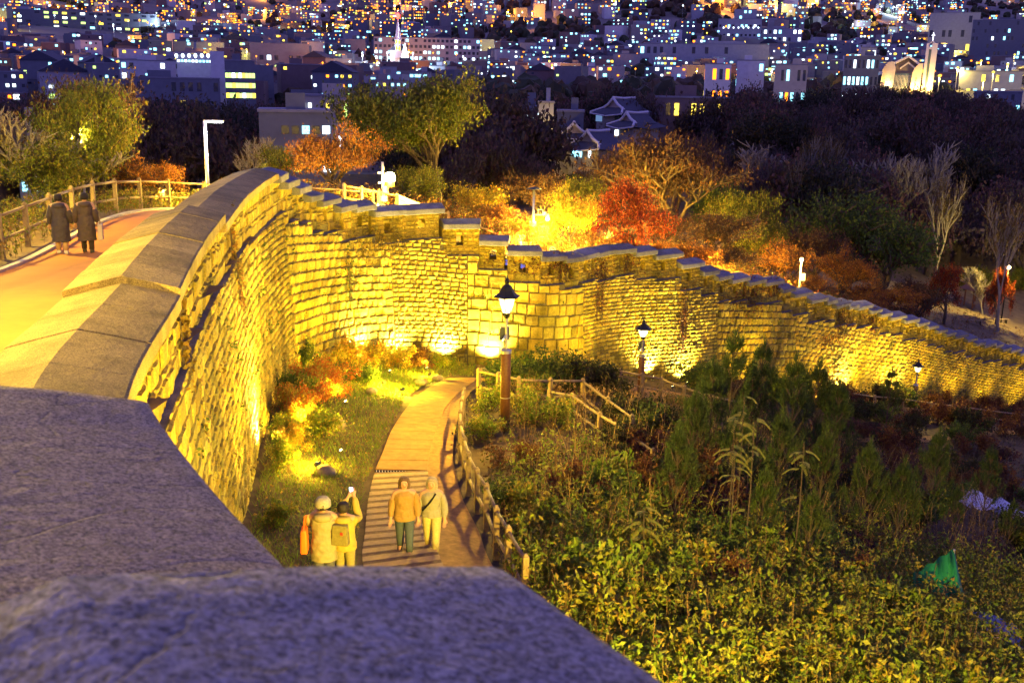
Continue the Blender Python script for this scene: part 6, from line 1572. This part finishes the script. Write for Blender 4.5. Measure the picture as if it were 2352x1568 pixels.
hk('lower tiled-roof house with a lit cyan window under its gable', 1375, 376, 158, 6.4, 6.4, 2.0, -.75, [(-1.4, 1.4, 2.2, 1.1, 'cyan'), (1.4, 1.4, .5, 1.0, 'white')])
hk('side wing with a tiled roof left of the lower house', 1318, 350, 164, 6, 4, 2.2, .0, [(-1.5, 1.5, 1.4, .9, 'dim')])
hk('rear tiled-roof house right of the lower house', 1465, 330, 168, 4.6, 6, 2.4, -.8, [(-1.5, 1.6, .8, .9, 'white')])
# concrete yard light by the tower
o = tag(empty('yard_lamp', tuple(P(1277, 330, 155))), 'small yard lamp lighting the concrete tower yellow', 'lamp')
MB().lathe((0, 0, 0), [(.05, -.3), (.2, -.1), (.22, .1), (.05, .25)], 8).obj('bulb', mat_emit('yard_glow', (1, .7, .2), 6), o); MB().tube([(0, 0, -9), (0, 0, -.2)], .06, 6).obj('pole', STEEL, o); plamp((-.35, -.4, 0), 900, (1, .62, .1), o)
# church with slanted pylons and a bell tower
cpx = P(2078, 216, 440); zb_ = cpx[2]
ch = tag(empty('church', tuple(cpx), face(cpx[0], cpx[1])), 'modern golden-lit church with tall pylons and cross tower at the right', 'church')
k_ = .01965
def zp(pts): return [((x-750)*k_, (1330-y)*k_) for x, y in pts]
CHW = mat_plain('church_stone', (.62, .5, .42), .8, noise=.08, scale=.6); CHG = mat_plain('church_glass', (.06, .1, .16), .25, spec=.6); CHP = mat_plain('church_trim', (.62, .56, .62), .7)
MB().prism(zp([(215, 1420), (250, 790), (330, 700), (340, 1420)]), 1.5, 7).obj('pylon', CHW, ch)
MB().prism(zp([(300, 1420), (325, 690), (375, 655), (455, 655), (510, 770), (480, 1420)]), -.5, 5).obj('pylon', CHW, ch)
MB().prism(zp([(840, 1420), (860, 880), (890, 790), (980, 690), (1055, 690), (1030, 1420)]), -.5, 5).obj('pylon', CHW, ch)
MB().prism(zp([(480, 1420), (500, 900), (880, 900), (870, 1420)]), 1.5, 12).obj('glass_front', CHG, ch)
for x in range(520, 870, 28): MB().box(((x-750)*k_, 1.4, (1330-1160)*k_), (.12, .15, 9)).obj('mullion', CHP, ch)
MB().prism(zp([(520, 905), (520, 690), (750, 545), (960, 690), (900, 905)]), 2.2, 11).obj('gable_wall', mat_plain('church_dark', (.12, .1, .14), .8), ch)
for a_, b_ in (((465, 670), (752, 520)), ((752, 520), (985, 690))): 
    MB().prism(zp([a_, b_, (b_[0], b_[1]+48), (a_[0], a_[1]+48)]), -.2, 12).obj('roof_beam', CHP, ch)
for a_, b_ in (((600, 780), (758, 655)), ((758, 655), (905, 775))): MB().prism(zp([a_, b_, (b_[0], b_[1]+38), (a_[0], a_[1]+38)]), 1.6, 3).obj('inner_beam', CHP, ch)
MB().prism(zp([(1070, 1420), (1085, 270), (1140, 270), (1130, 1420)]), 1, 4).obj('tower_pier', CHP, ch)
MB().prism(zp([(1180, 1420), (1195, 270), (1310, 270), (1290, 1420)]), 1, 4).obj('tower_pier', CHP, ch)
MB().prism(zp([(1130, 1420), (1140, 400), (1200, 400), (1185, 1420)]), 1.8, 3.5).obj('tower_glass', CHG, ch)
MB().prism(zp([(1138, 350), (1200, 350), (1200, 395), (1138, 395)]), 1.1, 3.9).obj('tower_lintel', CHP, ch)
MB().prism(zp([(1130, 275), (1195, 215), (1262, 275), (1225, 275), (1195, 245), (1165, 275)]), 1.2, 3.8).obj('tower_arch', CHP, ch)
MB().box(((1197-750)*k_, 2.5, (1330-140)*k_), (.3, .3, 3.4)).box(((1197-750)*k_, 2.5, (1330-110)*k_), (1.3, .3, .3)).obj('cross', mat_emit('cross_white', (.8, .85, 1), 1.6), ch)
for i in range(5):       # the church's name runs down the right pylon in dark strokes
    q = MB(); y = 990+i*52; X = (945-750)*k_-i*.12; Z = (1330-y)*k_
    q.box((X, -.56, Z), (.62, .06, .12)); q.box((X-.1, -.56, Z-.3), (.14, .06, .5)); q.box((X+.2, -.56, Z-.35), (.4, .06, .12))
    q.obj('sign_letter', mat_plain('church_letters', (.16, .1, .04), .8), ch)
for (x, z, pw) in [(380, 1130, 3500), (930, 1250, 4500), (1200, 1150, 4000), (260, 1250, 2600), (690, 1400, 500)]:
    plamp(((x-750)*k_, -2.6, (1330-z)*k_), pw, (1, .62, .1), ch, .3)
    MB().box(((x-750)*k_, -3.0, (1330-z)*k_-.3), (.6, .4, .4)).obj('flood_housing', HOUS, ch)
MB().lathe(((380-750)*k_, -2.2, (1330-1130)*k_), [(.1, -.9), (.8, -.4), (.9, .2), (.3, .8)], 10).obj('floodlight', mat_emit('church_flood', (1, .9, .55), 8), ch)
# church spire with red cross and a lit conical tree
c = P(915, 150, 590); r_ = tag(empty('church_spire', tuple(c)), 'slender church spire with a glowing red light, in front of the school', 'church spire')
MB().box((0, 3, 4.0), (9, 9, 8)).obj('nave', CHW, r_); MB().prism([(-5, 8), (5, 8), (0, 13)], -1.5, 8).obj('roof', TILE, r_)
MB().box((0, 0, 9), (3.2, 3.2, 10)).obj('tower', CHP, r_); MB().lathe((0, 0, 0), [(2.0, 14), (.15, 25)], 4).obj('spire', CHP, r_)
for z in (9, 12.5):
    for x in (-.8, .8): win(r_, x, -1.66, z, 1.0, 2.0, 'yellow')
MB().lathe((0, 0, 0), [(.2, 25), (1.1, 26), (1.2, 27.2), (.2, 28.4)], 8).obj('red_light', mat_emit('red_beacon', (1, .03, .02), 6), r_)
for x in (-6, 8.5): MB().tube([(x, -2, 0), (x, -2, 6)], .1, 6).lathe((x, -2, 0), [(.2, 6), (.6, 6.5), (.2, 7.2)], 8).obj('lamp', WM['white'], r_)
c = P(930, 138, 580); r_ = tag(empty('light_tree', tuple(c)), 'cone of cold white lights like a fir before the church', 'light tree')
MB().lathe((0, 0, 0), [(2.6, -1), (.1, 9)], 10).obj('light_cone', mat_emit('cone_light', (.75, .9, 1), 2.6), r_); MB().tube([(0, 0, -4), (0, 0, -1)], .3, 6).obj('pole', STEEL, r_)
plamp((0, -3.2, 3), 9000, (.6, .75, 1), r_, .5)
# lit road climbing at the right edge
rd_ = [P(2190, 250, 300), P(2215, 228, 340), P(2245, 205, 390), P(2285, 185, 450), P(2330, 168, 520), P(2420, 150, 620)]
V = []
for i, p in enumerate(rd_):
    z = max(float(inner_z(p[0], p[1])[0])+1.5, p[2]); d = rd_[min(i+1, 5)]-rd_[max(i-1, 0)]; d[2] = 0; d /= np.linalg.norm(d); nrm = np.array([-d[1], d[0], 0])*7
    V += [np.array([p[0], p[1], z])-nrm, np.array([p[0], p[1], z])+nrm]
o = MB().add(V, [(2*i, 2*i+1, 2*i+3, 2*i+2) for i in range(5)]).obj('road', mat_plain('asphalt', (.09, .085, .08), .8, noise=.2, scale=.3)); tag(o, kind='structure')
for i, f in enumerate(np.linspace(0, .98, 9)):
    j = min(4, int(f*5)); g = f*5-j; p = (V[2*j+(i % 2)]*(1-g)+V[2*j+2+(i % 2)]*g)
    r_ = tag(empty('road_lamp', tuple(p)), ['lowest', 'second lowest', 'third', 'fourth', 'fifth', 'sixth', 'seventh', 'second highest', 'highest'][i]+' yellow street lamp along the climbing road', 'street lamp', 'lamps of the climbing road')
    MB().tube([(0, 0, -2), (0, 0, 8)], .1, 6).obj('pole', STEEL, r_); MB().lathe((0, 0, 0), [(.1, 7.6), (.5, 7.9), (.5, 8.3), (.1, 8.5)], 8).obj('lamp_head', WM['yellow'], r_)
    plamp((0, -.5, 7), 6500, (1, .7, .12), r_, .3)
print('landmarks', time.time()-T0)

# the ordinary houses: the nearer ones as things of their own, the rest as one far mass
DARKP = [(1165, 100, 85, 34), (1280, 85, 70, 36), (1580, 40, 110, 30), (1930, 70, 110, 34), (2300, 20, 110, 34), (620, 70, 70, 16), (760, 75, 70, 22), (120, 12, 60, 12), (1420, 60, 60, 16)]
placed = []; fars = []
def town_spot():
    u = random.uniform(-60, 2420); Y = math.exp(random.uniform(math.log(250), math.log(2300)))
    p = P(u, 150, Y); z = float(far_z(p[0], p[1])) if True else 0
    uu, vv, _ = proj((p[0], p[1], z)); return u, vv, Y, p[0], p[1], z
tries = 0; nh = 0
adjc = {0: 'pale grey', 1: 'white', 2: 'brick red', 3: 'beige', 4: 'slate grey', 5: 'cream'}
while tries < 24000 and (nh < 285 or len(fars) < 1500):
    tries += 1; u, v, Y, x, y, z = town_spot()
    if v < -45 or (Y < 340 and u < 2100): continue
    lim = np.interp(u, [0, 280, 560, 860, 1150, 1450, 1650, 1900, 2200, 2352], [330, 240, 240, 240, 200, 195, 195, 195, 215, 290])
    if v > lim+14: continue
    if any(((u-a)/c)**2+((v-b)/d)**2 < 1 for a, b, c, d in DARKP) and random.random() < .9: continue
    w = random.uniform(8, 17); h = random.choice([6, 7, 9, 10, 12, 13, 15]); d = random.uniform(8, 13)
    if Y > 1300 and random.random() < .35: h *= .7
    hp = h/Y*FOC; wp = w/Y*FOC
    if any(u+wp/2 > a-4 and u-wp/2 < b+4 and v-hp < v1 and v > v0-6 and Y < Yb+25 for (a, b, v0, v1, Yb) in TAKEN): continue
    if any((x-q[0])**2+(y-q[1])**2 < (q[2]+w)**2*.30 for q in placed): continue
    if 2040 < u < 2170 and 90 < v < 240 and Y < 470: continue
    if 2180 < u < 2352 and 150 < v < 260 and Y < 560: continue
    placed.append((x, y, w)); wi = random.choices(range(6), [2, .7, 2.5, 2, 3, .6])[0]; gable = random.random() < .22
    rz = face(x, y)+random.uniform(-.5, .5); st = max(2, round(h/3)); nx = random.randint(3, 6)
    if Y < 900 and nh < 285:
        lit = random.choice([.12, .2, .3, .45, .6])
        lab = '%s %s-storey %s, %s lit windows, %s' % (adjc[wi], {2: 'two', 3: 'three', 4: 'four', 5: 'five'}[min(5, st)], 'gabled house' if gable else 'flat house', 'few' if lit < .3 else 'several', rows(Y, 480, 680, ('low down', 'halfway up', 'high up'))+' '+mark(u, TOWN_MARKS))
        house('town_house', lab, x, y, z, w, d, h, rz, WALLM[wi], 'house', 'houses of the town', 'gable' if gable else 'flat', nx, st, lit, None, random.uniform(.75, 1.5), random.uniform(.7, 1.2), u=u, extra_dark=.12)
        nh += 1
    else: fars.append((x, y, z, w, d, h, rz, wi, st, nx, u))
    if len(fars) > 1500 and nh >= 285: break
V, F, MI = [], [], []; n = 0
keys = list(WM); fm = WALLM+[ROOFM]+[WM[k] for k in keys]
cube = np.array([(-1, -1, -1), (1, -1, -1), (1, 1, -1), (-1, 1, -1), (-1, -1, 1), (1, -1, 1), (1, 1, 1), (-1, 1, 1)])*.5
cf = np.array([(0, 1, 5, 4), (1, 2, 6, 5), (2, 3, 7, 6), (3, 0, 4, 7), (4, 5, 6, 7)])
for (x, y, z, w, d, h, rz, wi, st, nx, u) in fars:
    R_ = Rz(rz); b = (cube*[w, d, h+6]+[0, 0, h/2-3])@R_.T+[x, y, z]; V.append(b); F.append(cf+n); MI += [wi]*4+[6]; n += 8
    lit = random.choice([.15, .3, .5, .7])
    for i in range(nx):
        for j in range(st):
            if random.random() < lit:
                k = random.uniform(.7, 2.0)*(1.25 if y > 1200 else 1); b = (cube*[k, .2, k*.8]+[-w/2+w*(i+.5)/nx, -d/2-.1, h*(j+.55)/st])@R_.T+[x, y, z]; V.append(b); F.append(cf+n); MI += [7+keys.index(pick(u, y > 1000))]*5; n += 8
o = link('far_houses', fast_mesh('far_houses', np.vstack(V), np.vstack(F), mats=fm, mat_idx=MI)); tag(o, 'far hillside houses with scattered lit windows', 'houses', kind='stuff')
print('houses', nh, len(fars), tries)
# orange and white street lamps of the town
nl = 0; lampm = {}
for _ in range(2500):
    if nl >= 280: break
    u, v, Y, x, y, z = town_spot()
    if v < -20 or v > 215 or Y < 300: continue
    kd = random.choices(['orange', 'white', 'yellow'], [.75 if u < 1000 else .5, .2, .15])[0]; nl += 1
    r_ = tag(empty('street_lamp', (x, y, z)), {'orange': 'orange sodium street lamp', 'white': 'cold white street lamp', 'yellow': 'yellow street lamp'}[kd]+' '+rows(Y, 600, 1100, ('low down', 'halfway up', 'high up'))+' '+mark(u, TOWN_MARKS), 'street lamp', 'street lamps of the town')
    H = random.uniform(9, 14); s = max(.42, Y/FOC*1.5)*random.uniform(.7, 1.2)
    if kd not in lampm: lampm[kd] = (MB().lathe((0, 0, 0), [(.2, -1), (.8, -.5), (1, 0), (.7, .6), (.15, 1)], 8).mesh('lamp_head', mat_emit('street_'+kd, WCOL[kd][0], 2.2)), MB().tube([(0, 0, 0), (0, 0, 1)], .08, 5).mesh('pole', STEEL))
    hd = link('lamp_head', lampm[kd][0], r_, (0, 0, H)); hd.scale = (s, s, s*1.3); pl_ = link('pole', lampm[kd][1], r_, (0, 0, -1)); pl_.scale = (1, 1, H+1)
    if nl % 4 == 0: plamp((0, -.8-s, H-1-s), (9000 if Y < 900 else 30000)*random.uniform(.6, 1.4), {'orange': (1, .36, .03), 'white': (.6, .8, 1), 'yellow': (1, .75, .15)}[kd], r_, .5)
# woods between the houses: crumpled crowns, one far mass
V, F, C, n = [], [], [], 0
bm = bmesh.new(); bmesh.ops.create_icosphere(bm, subdivisions=2, radius=1); iv = np.array([v.co[:] for v in bm.verts]); fi = np.array([[q.index for q in f.verts] for f in bm.faces]); bm.free()
cnt = 0
for _ in range(9000):
    if cnt >= 2600: break
    u, v, Y, x, y, z = town_spot()
    if v < -60 or v > 250: continue
    inp = any(((u-a)/c)**2+((v-b)/d)**2 < 1.2 for a, b, c, d in DARKP)
    if not inp and random.random() < .62: continue
    if any((x-q[0])**2+(y-q[1])**2 < (q[2]*.75)**2 for q in placed): continue
    if any(a-5 < u < b+5 and v0-5 < v < v1+25 and Y < Yb+20 for (a, b, v0, v1, Yb) in TAKEN): continue
    if 2030 < u < 2170 and 80 < v < 240 and Y < 460: continue
    if 2180 < u < 2380 and Y < 640: continue
    r = random.uniform(3.0, 6.0); q = iv*(1+rng.uniform(-.28, .28, (len(iv), 1)))*[r, r, r*random.uniform(.9, 1.3)]+[x, y, z+r*.6]
    V.append(q); F.append(fi+n); n += len(iv); cnt += 1
    C.append(np.tile(np.array(random.choice([(.06, .06, .035), (.08, .05, .035), (.05, .06, .03), (.1, .065, .035)])), (len(iv), 1))*rng.uniform(.7, 1.3, (len(iv), 1)))
o = link('hillside_woods', fast_mesh('hillside_woods', np.vstack(V), np.vstack(F), LEAF, np.vstack(C))); tag(o, 'dark woods between the houses of the far slope', 'woods', kind='stuff')
print('town', time.time()-T0)
